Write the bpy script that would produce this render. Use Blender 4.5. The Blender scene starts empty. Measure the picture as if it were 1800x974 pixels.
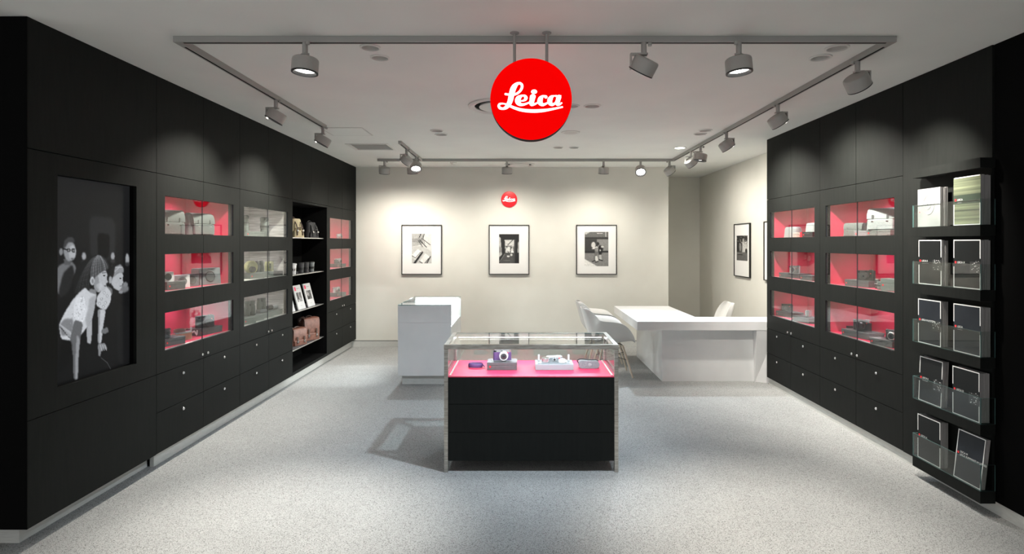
import bpy, bmesh, math, random
import numpy as np
from mathutils import Vector, Matrix

random.seed(7)
SC = bpy.context.scene
COL = SC.collection

# ------------------------------------------------------------------ camera
CAMZ, F, U0, V0 = 1.6, 1000.0, 917.0, 427.5
cd = bpy.data.cameras.new('camera')
cd.sensor_width = 36.0
cd.lens = 20.0
cd.shift_x = -(U0 - 900.0) / 1800.0
cd.shift_y = -(487.0 - V0) / 1800.0
cd.clip_start = 0.05
cam = bpy.data.objects.new('camera', cd)
cam.location = (0, 0, CAMZ)
cam.rotation_euler = (math.pi / 2, 0, 0)
COL.objects.link(cam)
SC.camera = cam

# ------------------------------------------------------------------ world, exposure
wd = bpy.data.worlds.new('mall_ambient')
SC.world = wd
wd.use_nodes = True
bg = wd.node_tree.nodes['Background']
bg.inputs[0].default_value = (0.97, 0.985, 1.0, 1)
bg.inputs[1].default_value = 0.95
vs = SC.view_settings
vs.view_transform = 'Standard'
vs.look = 'None'
vs.exposure = 0.0
vs.gamma = 1.0
vs.use_curve_mapping = False
SC.cycles.use_denoising = True
SC.cycles.max_bounces = 8
SC.cycles.transparent_max_bounces = 16
SC.cycles.sample_clamp_indirect = 6.0
SC.cycles.caustics_reflective = False
SC.cycles.caustics_refractive = False

# spotlight powers (watts) and colour, tuned against the photograph
WARM = (1.0, 0.95, 0.86)
COOL = (0.74, 0.88, 1.0)
P_FLOOR, P_WALL, P_PIC, P_FORE = 440, 190, 74, 170
P_PUCK, P_CASE, P_COUNTER = 5.2, 6.5, 40.0

# ------------------------------------------------------------------ materials
MATS = {}
def mat(name, col=(0.5, 0.5, 0.5), rough=0.5, metal=0.0, emit=None, estr=0.0, coat=0.0, spec=0.5):
    if name in MATS:
        return MATS[name]
    m = bpy.data.materials.new(name)
    m.use_nodes = True
    b = m.node_tree.nodes['Principled BSDF']
    b.inputs['Base Color'].default_value = (*col, 1)
    b.inputs['Roughness'].default_value = rough
    b.inputs['Metallic'].default_value = metal
    b.inputs['Specular IOR Level'].default_value = spec
    b.inputs['Coat Weight'].default_value = coat
    if emit:
        b.inputs['Emission Color'].default_value = (*emit, 1)
        b.inputs['Emission Strength'].default_value = estr
    MATS[name] = m
    return m

def noisy(name, c0, c1, scale, rough, bump=0.0, detail=2.0, stretch=None, lo=0.35, hi=0.65, metal=0.0, spec=0.5):
    m = mat(name, c0, rough, metal, spec=spec)
    nt = m.node_tree
    N, L = nt.nodes, nt.links
    b = N['Principled BSDF']
    tc = N.new('ShaderNodeTexCoord')
    mp = N.new('ShaderNodeMapping')
    if stretch:
        mp.inputs['Scale'].default_value = stretch
    nz = N.new('ShaderNodeTexNoise')
    nz.inputs['Scale'].default_value = scale
    nz.inputs['Detail'].default_value = detail
    rp = N.new('ShaderNodeValToRGB')
    rp.color_ramp.elements[0].position = lo
    rp.color_ramp.elements[1].position = hi
    rp.color_ramp.elements[0].color = (*c0, 1)
    rp.color_ramp.elements[1].color = (*c1, 1)
    L.new(tc.outputs['Object'], mp.inputs['Vector'])
    L.new(mp.outputs['Vector'], nz.inputs['Vector'])
    L.new(nz.outputs['Fac'], rp.inputs['Fac'])
    L.new(rp.outputs['Color'], b.inputs['Base Color'])
    if bump:
        bp = N.new('ShaderNodeBump')
        bp.inputs['Strength'].default_value = bump
        bp.inputs['Distance'].default_value = 0.004
        L.new(nz.outputs['Fac'], bp.inputs['Height'])
        L.new(bp.outputs['Normal'], b.inputs['Normal'])
    return m

def glass_mat(name, tint=(0.97, 0.99, 0.98), r0=0.06):
    m = bpy.data.materials.new(name)
    m.use_nodes = True
    nt = m.node_tree
    N, L = nt.nodes, nt.links
    N.clear()
    out = N.new('ShaderNodeOutputMaterial')
    lw = N.new('ShaderNodeLayerWeight')
    lw.inputs['Blend'].default_value = 0.5
    pw = N.new('ShaderNodeMath'); pw.operation = 'POWER'; pw.inputs[1].default_value = 5.0
    ma = N.new('ShaderNodeMath'); ma.operation = 'MULTIPLY_ADD'
    ma.inputs[1].default_value = 1 - r0
    ma.inputs[2].default_value = r0
    tr = N.new('ShaderNodeBsdfTransparent'); tr.inputs[0].default_value = (*tint, 1)
    gl = N.new('ShaderNodeBsdfGlossy'); gl.inputs['Roughness'].default_value = 0.0
    mx = N.new('ShaderNodeMixShader')
    L.new(lw.outputs['Facing'], pw.inputs[0])
    L.new(pw.outputs[0], ma.inputs[0])
    L.new(ma.outputs[0], mx.inputs[0])
    L.new(tr.outputs[0], mx.inputs[1])
    L.new(gl.outputs[0], mx.inputs[2])
    L.new(mx.outputs[0], out.inputs['Surface'])
    MATS[name] = m
    return m

def attr_mat(name, emission=0.0, rough=0.5):
    m = bpy.data.materials.new(name)
    m.use_nodes = True
    nt = m.node_tree
    b = nt.nodes['Principled BSDF']
    a = nt.nodes.new('ShaderNodeAttribute')
    a.attribute_name = 'print'
    b.inputs['Roughness'].default_value = rough
    if emission:
        b.inputs['Base Color'].default_value = (0.004, 0.004, 0.004, 1)
        b.inputs['Specular IOR Level'].default_value = 0.08
        nt.links.new(a.outputs['Color'], b.inputs['Emission Color'])
        b.inputs['Emission Strength'].default_value = emission
    else:
        nt.links.new(a.outputs['Color'], b.inputs['Base Color'])
    MATS[name] = m
    return m

def carpet_mat():
    m = mat('carpet', (0.4, 0.4, 0.39), 0.95, spec=0.1)
    nt = m.node_tree
    N, L = nt.nodes, nt.links
    b = N['Principled BSDF']
    tc = N.new('ShaderNodeTexCoord')
    n1 = N.new('ShaderNodeTexNoise'); n1.inputs['Scale'].default_value = 210; n1.inputs['Detail'].default_value = 2
    n2 = N.new('ShaderNodeTexNoise'); n2.inputs['Scale'].default_value = 2.2; n2.inputs['Detail'].default_value = 4
    r1 = N.new('ShaderNodeValToRGB')
    e = r1.color_ramp.elements
    e[0].position = 0.31; e[0].color = (0.10, 0.10, 0.097, 1)
    e[1].position = 0.46; e[1].color = (0.355, 0.358, 0.35, 1)
    e2 = r1.color_ramp.elements.new(0.75); e2.color = (0.45, 0.45, 0.44, 1)
    r2 = N.new('ShaderNodeValToRGB')
    r2.color_ramp.elements[0].position = 0.3; r2.color_ramp.elements[0].color = (0.9, 0.9, 0.9, 1)
    r2.color_ramp.elements[1].position = 0.7; r2.color_ramp.elements[1].color = (1, 1, 1, 1)
    mx = N.new('ShaderNodeMix'); mx.data_type = 'RGBA'; mx.blend_type = 'MULTIPLY'; mx.inputs[0].default_value = 1.0
    bp = N.new('ShaderNodeBump'); bp.inputs['Strength'].default_value = 0.5; bp.inputs['Distance'].default_value = 0.004
    for n in (n1, n2):
        L.new(tc.outputs['Object'], n.inputs['Vector'])
    L.new(n1.outputs['Fac'], r1.inputs['Fac'])
    L.new(n2.outputs['Fac'], r2.inputs['Fac'])
    L.new(r1.outputs['Color'], mx.inputs[6])
    L.new(r2.outputs['Color'], mx.inputs[7])
    L.new(mx.outputs[2], b.inputs['Base Color'])
    L.new(n1.outputs['Fac'], bp.inputs['Height'])
    L.new(bp.outputs['Normal'], b.inputs['Normal'])
    return m

carpet = carpet_mat()
plaster = noisy('wall_plaster', (0.715, 0.70, 0.635), (0.74, 0.725, 0.66), 3, 0.9, spec=0.2)
ceilpaint = noisy('ceiling_paint', (0.84, 0.84, 0.805), (0.87, 0.87, 0.83), 2, 0.92, spec=0.2)
blackpanel = noisy('black_laminate', (0.0105, 0.0115, 0.0107), (0.0125, 0.0135, 0.0125), 60, 0.55, stretch=(1, 1, 0.1), spec=0.07)
voidblack = mat('matt_black', (0.003, 0.003, 0.003), 0.9, spec=0.05)
gapblack = mat('joint_black', (0.003, 0.003, 0.003), 0.9, spec=0.1)
plinthgrey = noisy('plinth_grey', (0.52, 0.52, 0.49), (0.58, 0.58, 0.55), 20, 0.45, stretch=(1, 1, 8))
redlining = noisy('red_lining', (0.55, 0.020, 0.072), (0.60, 0.025, 0.085), 90, 0.6)
woodlining = noisy('limed_oak_lining', (0.30, 0.27, 0.255), (0.66, 0.63, 0.61), 5, 0.55, detail=6, stretch=(1, 1, 14), lo=0.3, hi=0.62)
whitepaint = noisy('white_lacquer', (0.72, 0.72, 0.72), (0.76, 0.76, 0.755), 4, 0.35)
trackgrey = mat('track_grey', (0.36, 0.35, 0.33), 0.45)
spotgrey = mat('spot_body_grey', (0.40, 0.385, 0.36), 0.42)
spotblack = mat('spot_bezel_black', (0.01, 0.01, 0.01), 0.4)
lensglow = mat('lit_spot_lens', (1, 1, 1), 0.3, emit=(1, 0.97, 0.92), estr=14)
trimwhite = mat('trim_white', (0.74, 0.725, 0.69), 0.5)
recessgrey = mat('reflector_grey', (0.62, 0.60, 0.565), 0.5)
steel = noisy('brushed_steel', (0.34, 0.32, 0.285), (0.50, 0.48, 0.44), 14, 0.34, metal=0.92, stretch=(1, 1, 6))
chrome = mat('chrome', (0.85, 0.85, 0.85), 0.12, 1.0)
alu = mat('aluminium_edge', (0.78, 0.78, 0.76), 0.35, 1.0)
glass = glass_mat('clear_glass')
glassedge = mat('glass_edge_teal', (0.10, 0.20, 0.19), 0.2)
glassedgedark = mat('glass_edge_dark', (0.03, 0.035, 0.045), 0.15)
blackwire = mat('black_wire', (0.012, 0.012, 0.012), 0.4)
shellwhite = mat('chair_shell_white', (0.70, 0.69, 0.665), 0.5)
dowel = noisy('maple_dowel', (0.56, 0.47, 0.37), (0.66, 0.57, 0.46), 12, 0.5, stretch=(1, 1, 0.1))
framedark = mat('frame_graphite', (0.03, 0.03, 0.028), 0.35, 0.6)
mattwhite = mat('picture_mat_white', (0.84, 0.83, 0.80), 0.8)
signred = mat('sign_red_lit', (0.75, 0.0, 0.0), 0.25, spec=0.03, emit=(1.0, 0.0, 0.0), estr=0.68)
signwhite = mat('sign_letter_lit', (1, 1, 1), 0.3, emit=(1.0, 0.97, 0.99), estr=1.5)
badgered = mat('badge_red_glow', (0.82, 0.004, 0.012), 0.2, emit=(1, 0, 0.01), estr=0.25)  # slight glow put into the badge face, which is no lamp
badgewhite = mat('badge_white_glow', (0.9, 0.9, 0.9), 0.3, emit=(1, 1, 1), estr=0.5)  # glow added to brighten the badge letters, which are not lit
signrim = mat('sign_rim_black', (0.008, 0.006, 0.006), 0.7, spec=0.1)
ledwhite = mat('led_strip', (1, 1, 1), 0.3, emit=(0.95, 0.97, 1.0), estr=16)
puckglow = mat('puck_led', (1, 1, 1), 0.3, emit=(1.0, 0.93, 1.0), estr=12)
screenmat = attr_mat('screen_picture', 1.0, 0.25)
printmat = attr_mat('photo_print', 0.0, 0.45)
boxdark = noisy('box_charcoal', (0.055, 0.055, 0.058), (0.075, 0.075, 0.078), 40, 0.5)
boxlight = mat('box_light_grey', (0.21, 0.23, 0.245), 0.45)
reddot = mat('red_dot', (0.85, 0.02, 0.03), 0.3)
camblack = noisy('camera_black', (0.012, 0.012, 0.013), (0.03, 0.03, 0.03), 220, 0.45, bump=0.3)
camsilver = mat('camera_silver', (0.72, 0.72, 0.72), 0.25, 0.85)
campurple = noisy('camera_purple_leather', (0.07, 0.03, 0.12), (0.12, 0.055, 0.18), 200, 0.5, bump=0.3)
lensglass = mat('lens_front_glass', (0.01, 0.012, 0.02), 0.05, coat=1.0)
leathergrey = noisy('grey_leather', (0.13, 0.14, 0.15), (0.18, 0.19, 0.2), 120, 0.5, bump=0.2)
fabricgrey = noisy('bag_grey_fabric', (0.075, 0.082, 0.079), (0.115, 0.125, 0.118), 160, 0.75, bump=0.3)
fabricpale = noisy('bag_pale_fabric', (0.20, 0.215, 0.22), (0.28, 0.295, 0.30), 160, 0.7, bump=0.3)
canvastan = noisy('canvas_tan', (0.42, 0.36, 0.22), (0.52, 0.46, 0.30), 140, 0.85, bump=0.4)
canvasblack = noisy('canvas_black', (0.012, 0.012, 0.013), (0.03, 0.03, 0.032), 140, 0.7, bump=0.4)
leatherbrown = noisy('leather_brown', (0.11, 0.042, 0.026), (0.17, 0.068, 0.045), 25, 0.45, bump=0.2)
leatherdark = noisy('leather_dark_brown', (0.05, 0.03, 0.022), (0.09, 0.055, 0.04), 40, 0.5)
strapbrown = noisy('strap_brown', (0.14, 0.055, 0.03), (0.2, 0.085, 0.05), 60, 0.5)
tan = noisy('tan_leather', (0.45, 0.27, 0.15), (0.55, 0.34, 0.2), 60, 0.5)
strapwhite = mat('strap_white', (0.8, 0.8, 0.8), 0.5)
yellowcase = noisy('pale_yellow_leather', (0.62, 0.60, 0.28), (0.72, 0.70, 0.36), 60, 0.55)
optgreen = noisy('optics_grey_green', (0.09, 0.105, 0.10), (0.13, 0.145, 0.135), 160, 0.5, bump=0.2)
redbox = mat('red_card_box', (0.6, 0.01, 0.03), 0.4)
checked = noisy('brown_check_fabric', (0.25, 0.14, 0.12), (0.42, 0.32, 0.28), 120, 0.8)
papergrey = noisy('paper_edges', (0.20, 0.19, 0.185), (0.42, 0.40, 0.39), 30, 0.8, stretch=(40, 40, 0.2))
coverblack = mat('cover_black', (0.007, 0.008, 0.0085), 0.4, spec=0.2)
coverblue = noisy('cover_midnight', (0.012, 0.015, 0.021), (0.02, 0.024, 0.031), 6, 0.4, spec=0.2)
covergreen = noisy('cover_green_blur', (0.035, 0.04, 0.03), (0.22, 0.25, 0.15), 3, 0.4, detail=5, stretch=(1, 0.15, 14))
coverband = mat('cover_band_green', (0.035, 0.05, 0.035), 0.4)
coverwhite = noisy('cover_white', (0.28, 0.285, 0.285), (0.34, 0.34, 0.34), 5, 0.5)
cardwhite = noisy('card_white', (0.50, 0.51, 0.51), (0.58, 0.58, 0.58), 5, 0.5)
linewhite = mat('print_white_line', (0.82, 0.82, 0.80), 0.5)
printpink = mat('print_red', (0.75, 0.05, 0.12), 0.5)
printgrey = mat('print_grey', (0.3, 0.3, 0.3), 0.5)
plugwhite = mat('enamel_white', (0.5, 0.5, 0.5), 0.3)

# ------------------------------------------------------------------ mesh helpers
FP = {}
class MB:
    def __init__(self):
        self.bm = bmesh.new()
    def box(self, x0, x1, y0, y1, z0, z1, mi=0):
        vs_ = [self.bm.verts.new(p) for p in ((x0,y0,z0),(x1,y0,z0),(x1,y1,z0),(x0,y1,z0),(x0,y0,z1),(x1,y0,z1),(x1,y1,z1),(x0,y1,z1))]
        for f in ((0,3,2,1),(4,5,6,7),(0,1,5,4),(1,2,6,5),(2,3,7,6),(3,0,4,7)):
            fc = self.bm.faces.new([vs_[i] for i in f]); fc.material_index = mi
        return self
    def rings(self, rs, cap0=True, cap1=True, closed=True):
        R = [[self.bm.verts.new(p) for p in r] for r in rs]
        n = len(R[0])
        for a, b in zip(R[:-1], R[1:]):
            for i in range(n if closed else n - 1):
                j = (i + 1) % n
                self.bm.faces.new((a[i], a[j], b[j], b[i]))
        if cap0: self.bm.faces.new(R[0][::-1])
        if cap1: self.bm.faces.new(R[-1])
        return self
    def lathe(self, prof, o=(0,0,0), axis=(0,0,1), n=28, cap0=True, cap1=True, sx=1.0, sy=1.0):
        ax = Vector(axis).normalized()
        q = Vector((0,0,1)).rotation_difference(ax)
        o = Vector(o)
        rs = []
        for r, z in prof:
            rs.append([o + q @ Vector((sx*max(r,1e-5)*math.cos(2*math.pi*i/n), sy*max(r,1e-5)*math.sin(2*math.pi*i/n), z)) for i in range(n)])
        return self.rings(rs, cap0, cap1)
    def cyl(self, p0, p1, r0, r1=None, n=16):
        p0, p1 = Vector(p0), Vector(p1)
        r1 = r0 if r1 is None else r1
        return self.lathe([(r0, 0), (r1, (p1-p0).length)], p0, p1-p0, n)
    def tube(self, pts, r, n=8, flat=None):
        pts = [Vector(p) for p in pts]
        rs = []
        up = None
        for i, p in enumerate(pts):
            t = (pts[min(i+1, len(pts)-1)] - pts[max(i-1, 0)]).normalized()
            if up is None:
                up = Vector((0,0,1)) if abs(t.z) < 0.9 else Vector((1,0,0))
            a = t.cross(up)
            if a.length < 1e-4:
                a = t.cross(Vector((0,1,0)))
            a.normalize()
            b = t.cross(a).normalized()
            up = -b if (-b).dot(up) > 0 else b
            ra, rb = (r, r) if flat is None else flat
            rs.append([p + a*ra*math.cos(2*math.pi*k/n) + b*rb*math.sin(2*math.pi*k/n) for k in range(n)])
        return self.rings(rs)
    def prism(self, poly, fn, a0, a1):
        """poly: 2-D outline; fn(u, v, a) -> 3-D point"""
        return self.rings([[Vector(fn(u, v, a0)) for u, v in poly], [Vector(fn(u, v, a1)) for u, v in poly]])
    def ell(self, c, rx, ry, rz, n=20, m=10, z0=-1.0, z1=1.0):
        prof = []
        rs = []
        for k in range(m + 1):
            s = z0 + (z1 - z0) * k / m
            ang = math.asin(max(-1, min(1, s)))
            rr = max(math.cos(ang), 0.02)
            rs.append([Vector((c[0] + rx*rr*math.cos(2*math.pi*i/n), c[1] + ry*rr*math.sin(2*math.pi*i/n), c[2] + rz*s)) for i in range(n)])
        return self.rings(rs)
    def quad(self, pts, mi=0):
        f = self.bm.faces.new([self.bm.verts.new(p) for p in pts]); f.material_index = mi
        return self
    def build(self, name, m, parent=None, smooth=True, bevel=0.0, seg=2, mats=None):
        bm = self.bm
        bmesh.ops.recalc_face_normals(bm, faces=bm.faces)
        lo = Vector((1e9,)*3); hi = Vector((-1e9,)*3)
        for v in bm.verts:
            for k in range(3):
                lo[k] = min(lo[k], v.co[k]); hi[k] = max(hi[k], v.co[k])
        c = (lo + hi) / 2
        for v in bm.verts:
            v.co -= c
        me = bpy.data.meshes.new(name)
        bm.to_mesh(me); bm.free()
        me.materials.append(m)
        for x in (mats or []):
            me.materials.append(x)
        if smooth:
            me.polygons.foreach_set('use_smooth', [True]*len(me.polygons))
            me.set_sharp_from_angle(angle=0.6)
        o = bpy.data.objects.new(name, me)
        COL.objects.link(o)
        if parent is not None:
            o.parent = parent
            o.location = c - FP[parent.name]
        else:
            o.location = c
        FP[o.name] = c
        if bevel:
            md = o.modifiers.new('edge_bevel', 'BEVEL')
            md.width = bevel; md.segments = seg; md.limit_method = 'ANGLE'
        return o

def thing(name, label, cat, loc=(0,0,0), rz=0.0, group=None, local=False):
    o = bpy.data.objects.new(name, None)
    o.empty_display_size = 0.05
    COL.objects.link(o)
    o.location = loc
    o.rotation_euler = (0, 0, rz)
    o['label'] = label; o['category'] = cat
    if group: o['group'] = group
    FP[o.name] = Vector((0,0,0)) if local else Vector(loc)
    return o

def tag(o, label, cat, group=None):
    o['label'] = label; o['category'] = cat
    if group: o['group'] = group
    return o

def struct(o, label=None):
    o['kind'] = 'structure'
    if label: o['label'] = label
    return o

def box(name, m, x0, x1, y0, y1, z0, z1, parent=None, bevel=0.0, smooth=False):
    return MB().box(min(x0,x1), max(x0,x1), min(y0,y1), max(y0,y1), min(z0,z1), max(z0,z1)).build(name, m, parent, smooth=smooth or bevel > 0, bevel=bevel)

def pane(name, x0, x1, y0, y1, z0, z1, parent, edge=None):
    """a sheet of glass; its thin edge faces are tinted"""
    mb = MB().box(min(x0,x1), max(x0,x1), min(y0,y1), max(y0,y1), min(z0,z1), max(z0,z1))
    dims = (abs(x1-x0), abs(y1-y0), abs(z1-z0))
    k = dims.index(min(dims))
    for f in mb.bm.faces:
        f.normal_update()
        if abs(f.normal[k]) < 0.5:
            f.material_index = 1
    return mb.build(name, glass, parent, smooth=False, mats=[edge or glassedge])

def lamp_spot(name, loc, direction, power, col, size=40, blend=0.6, radius=0.03, parent=None):
    l = bpy.data.lights.new(name, 'SPOT')
    l.energy = power; l.color = col
    l.spot_size = math.radians(size); l.spot_blend = blend
    l.shadow_soft_size = radius
    o = bpy.data.objects.new(name, l)
    COL.objects.link(o)
    o.rotation_mode = 'QUATERNION'
    o.rotation_quaternion = Vector((0,0,-1)).rotation_difference(Vector(direction).normalized())
    if parent is not None:
        o.parent = parent
        o.location = Vector(loc) - FP[parent.name]
    else:
        o.location = loc
    return o

def lamp_area(name, loc, direction, sx, sy, power, col, parent=None, rollx=False):
    l = bpy.data.lights.new(name, 'AREA')
    l.shape = 'RECTANGLE'; l.size = sx; l.size_y = sy
    l.energy = power; l.color = col
    o = bpy.data.objects.new(name, l)
    COL.objects.link(o)
    o.rotation_mode = 'QUATERNION'
    o.rotation_quaternion = Vector((0,0,-1)).rotation_difference(Vector(direction).normalized())
    if parent is not None:
        o.parent = parent
        o.location = Vector(loc) - FP[parent.name]
    else:
        o.location = loc
    return o

def catmull(pts, k=6):
    pts = [np.array(p, float) for p in pts]
    P = [2*pts[0]-pts[1]] + pts + [2*pts[-1]-pts[-2]]
    out = []
    for i in range(1, len(P)-2):
        p0, p1, p2, p3 = P[i-1:i+3]
        for j in range(k):
            t = j/k
            out.append(0.5*((2*p1)+(-p0+p2)*t+(2*p0-5*p1+4*p2-p3)*t*t+(-p0+3*p1-3*p2+p3)*t**3))
    out.append(pts[-1])
    return out

# ------------------------------------------------------------------ dimensions
XL, XR = -2.558, 2.784          # cabinet faces, left and right
HC = 2.774                      # ceiling
YB = 8.79                       # back wall
def XS(side, d):
    return XL - d if side == 'L' else XR + d
def at(side, u, d):
    """x, y of the point on the plane d behind a cabinet face, seen at column u"""
    x = XS(side, d)
    return x, x * F / (u - U0)

# ------------------------------------------------------------------ structure
struct(box('floor', carpet, -6.5, 6.5, -3.0, 10.6, -0.12, 0.0), 'speckled grey carpet floor')

# ceiling with openings for the recessed fittings
def ceil_pt(u, v, h=HC):
    y = (h - CAMZ) * F / (V0 - v)
    return (u - U0) * y / F, y
DOWN = [  # u, v, radius, lit
    (651, 83, 0.062, 0), (668, 101, 0.062, 0), (1471, 84, 0.068, 0), (1442, 101, 0.068, 0),
    (1004, 186, 0.072, 0), (1041, 186, 0.075, 0), (768, 229.5, 0.072, 0), (775.5, 236, 0.072, 0),
    (1231, 235, 0.070, 0), (1240, 229, 0.070, 0), (1195, 259.5, 0.078, 1),
    (981, 259, 0.062, 0), (1009, 259, 0.062, 0)]
cut = MB()
for u, v, r, lit in DOWN:
    x, y = ceil_pt(u, v)
    cut.cyl((x, y, HC-0.05), (x, y, HC+0.085), r*0.84, n=32)
VENT = (-2.085, -1.575, 6.70, 7.16)
cut.box(VENT[0]+0.03, VENT[1]-0.03, VENT[2]+0.03, VENT[3]-0.03, HC-0.05, HC+0.09)
cutter = cut.build('ceiling_openings', gapblack)
ceil = box('ceiling', ceilpaint, -6.5, 6.5, -3.0, 10.6, HC, HC+0.15)
bmod = ceil.modifiers.new('openings', 'BOOLEAN')
bmod.operation = 'DIFFERENCE'; bmod.object = cutter; bmod.solver = 'EXACT'
dg = bpy.context.evaluated_depsgraph_get()
newme = bpy.data.meshes.new_from_object(ceil.evaluated_get(dg))
ceil.modifiers.clear()
ceil.data = newme
bpy.data.objects.remove(cutter)
struct(ceil, 'pale plaster ceiling')

struct(box('wall_back', plaster, -3.3, 2.268, YB, 10.16, 0, HC), 'pale grey plaster back wall')
struct(box('wall_alcove', plaster, 2.268, 3.40, 10.16, 10.4, 0, HC), 'shaded end wall of the alcove')
struct(box('wall_right', plaster, 3.18, 3.40, 6.462, 10.16, 0, HC), 'pale plaster wall right of the desk')
struct(box('wall_left', voidblack, -3.4, -3.02, 3.205, YB, 0, HC), 'black wall behind the left cabinets')
struct(box('wall_right_front', voidblack, 3.228, 3.40, 0.6, 6.46, 0, HC), 'black wall behind the right cabinets')
struct(box('wall_front_left', voidblack, -6.5, -3.02, 2.945, 3.2, 0.118, HC), 'black shopfront return on the left')
struct(box('wall_right_return', voidblack, XR+0.012, 3.227, 0.6, 3.362, 0.075, HC), 'black panelled return at the right edge')
struct(box('baseboard_front_left', plinthgrey, -6.5, -2.68, 3.035, 3.06, 0, 0.118), 'grey skirting under the black return')
struct(box('baseboard_left', plinthgrey, -2.69, -2.68, 3.06, 4.07, 0, 0.118), 'grey skirting under the screen panel')
struct(box('baseboard_left_rear', plinthgrey, -2.66, -2.632, 4.07, YB-0.002, 0, 0.118), 'grey skirting under the left cabinets')
struct(box('baseboard_right', plinthgrey, 2.80, 2.83, 0.6, 6.44, 0, 0.08), 'grey skirting under the right cabinets')
struct(box('baseboard_back', plinthgrey, -2.62, 2.268, YB-0.008, YB-0.0005, 0, 0.088), 'grey skirting along the back wall')
struct(box('shadow_line_back', gapblack, -2.62, 2.268, YB-0.004, YB-0.0004, 0.088, 0.096), 'black strip drawn as the shadow line above the back skirting')  # black strip stands in for the shadow above the skirting
struct(box('baseboard_right_rear', plinthgrey, 3.168, 3.1795, 6.47, 10.155, 0, 0.088), 'grey skirting in the alcove')

# ------------------------------------------------------------------ wall cabinets
ZU = 2.092
G = 0.002
NUMW = {'L': [(1.666, 1.941), (1.247, 1.521), (0.826, 1.099)], 'R': [(1.660, 1.943), (1.228, 1.510), (0.792, 1.076)]}
ZDOOR = {'L': 0.677, 'R': 0.636}
ZMID = {'L': 0.407, 'R': 0.359}
ZBOT = {'L': 0.118, 'R': 0.080}
DEPTH = 0.44
TOPUP = 0.075

def sbox(mb, side, d0, d1, y0, y1, z0, z1):
    xs = sorted((XS(side, d0), XS(side, d1)))
    mb.box(xs[0], xs[1], y0, y1, z0, z1)
    return mb

def knob(side, y, z, parent):
    s = 1 if side == 'L' else -1
    mb = MB()
    mb.lathe([(0.0055, 0), (0.0055, 0.010), (0.0105, 0.012), (0.0115, 0.016), (0.009, 0.020)], (XS(side, 0), y, z), (s, 0, 0), 16)
    return mb.build('knob', chrome, parent)

def carcass(side, y0, y1, name='body', open_front=False):
    mb = MB()
    return mb

def upper_panels(side, ys, parent):
    for a, b in zip(ys[:-1], ys[1:]):
        sbox(MB(), side, 0, 0.02, a+G, b-G, ZU+G, HC-0.001).build('upper_panel', blackpanel, parent, smooth=False)

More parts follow.
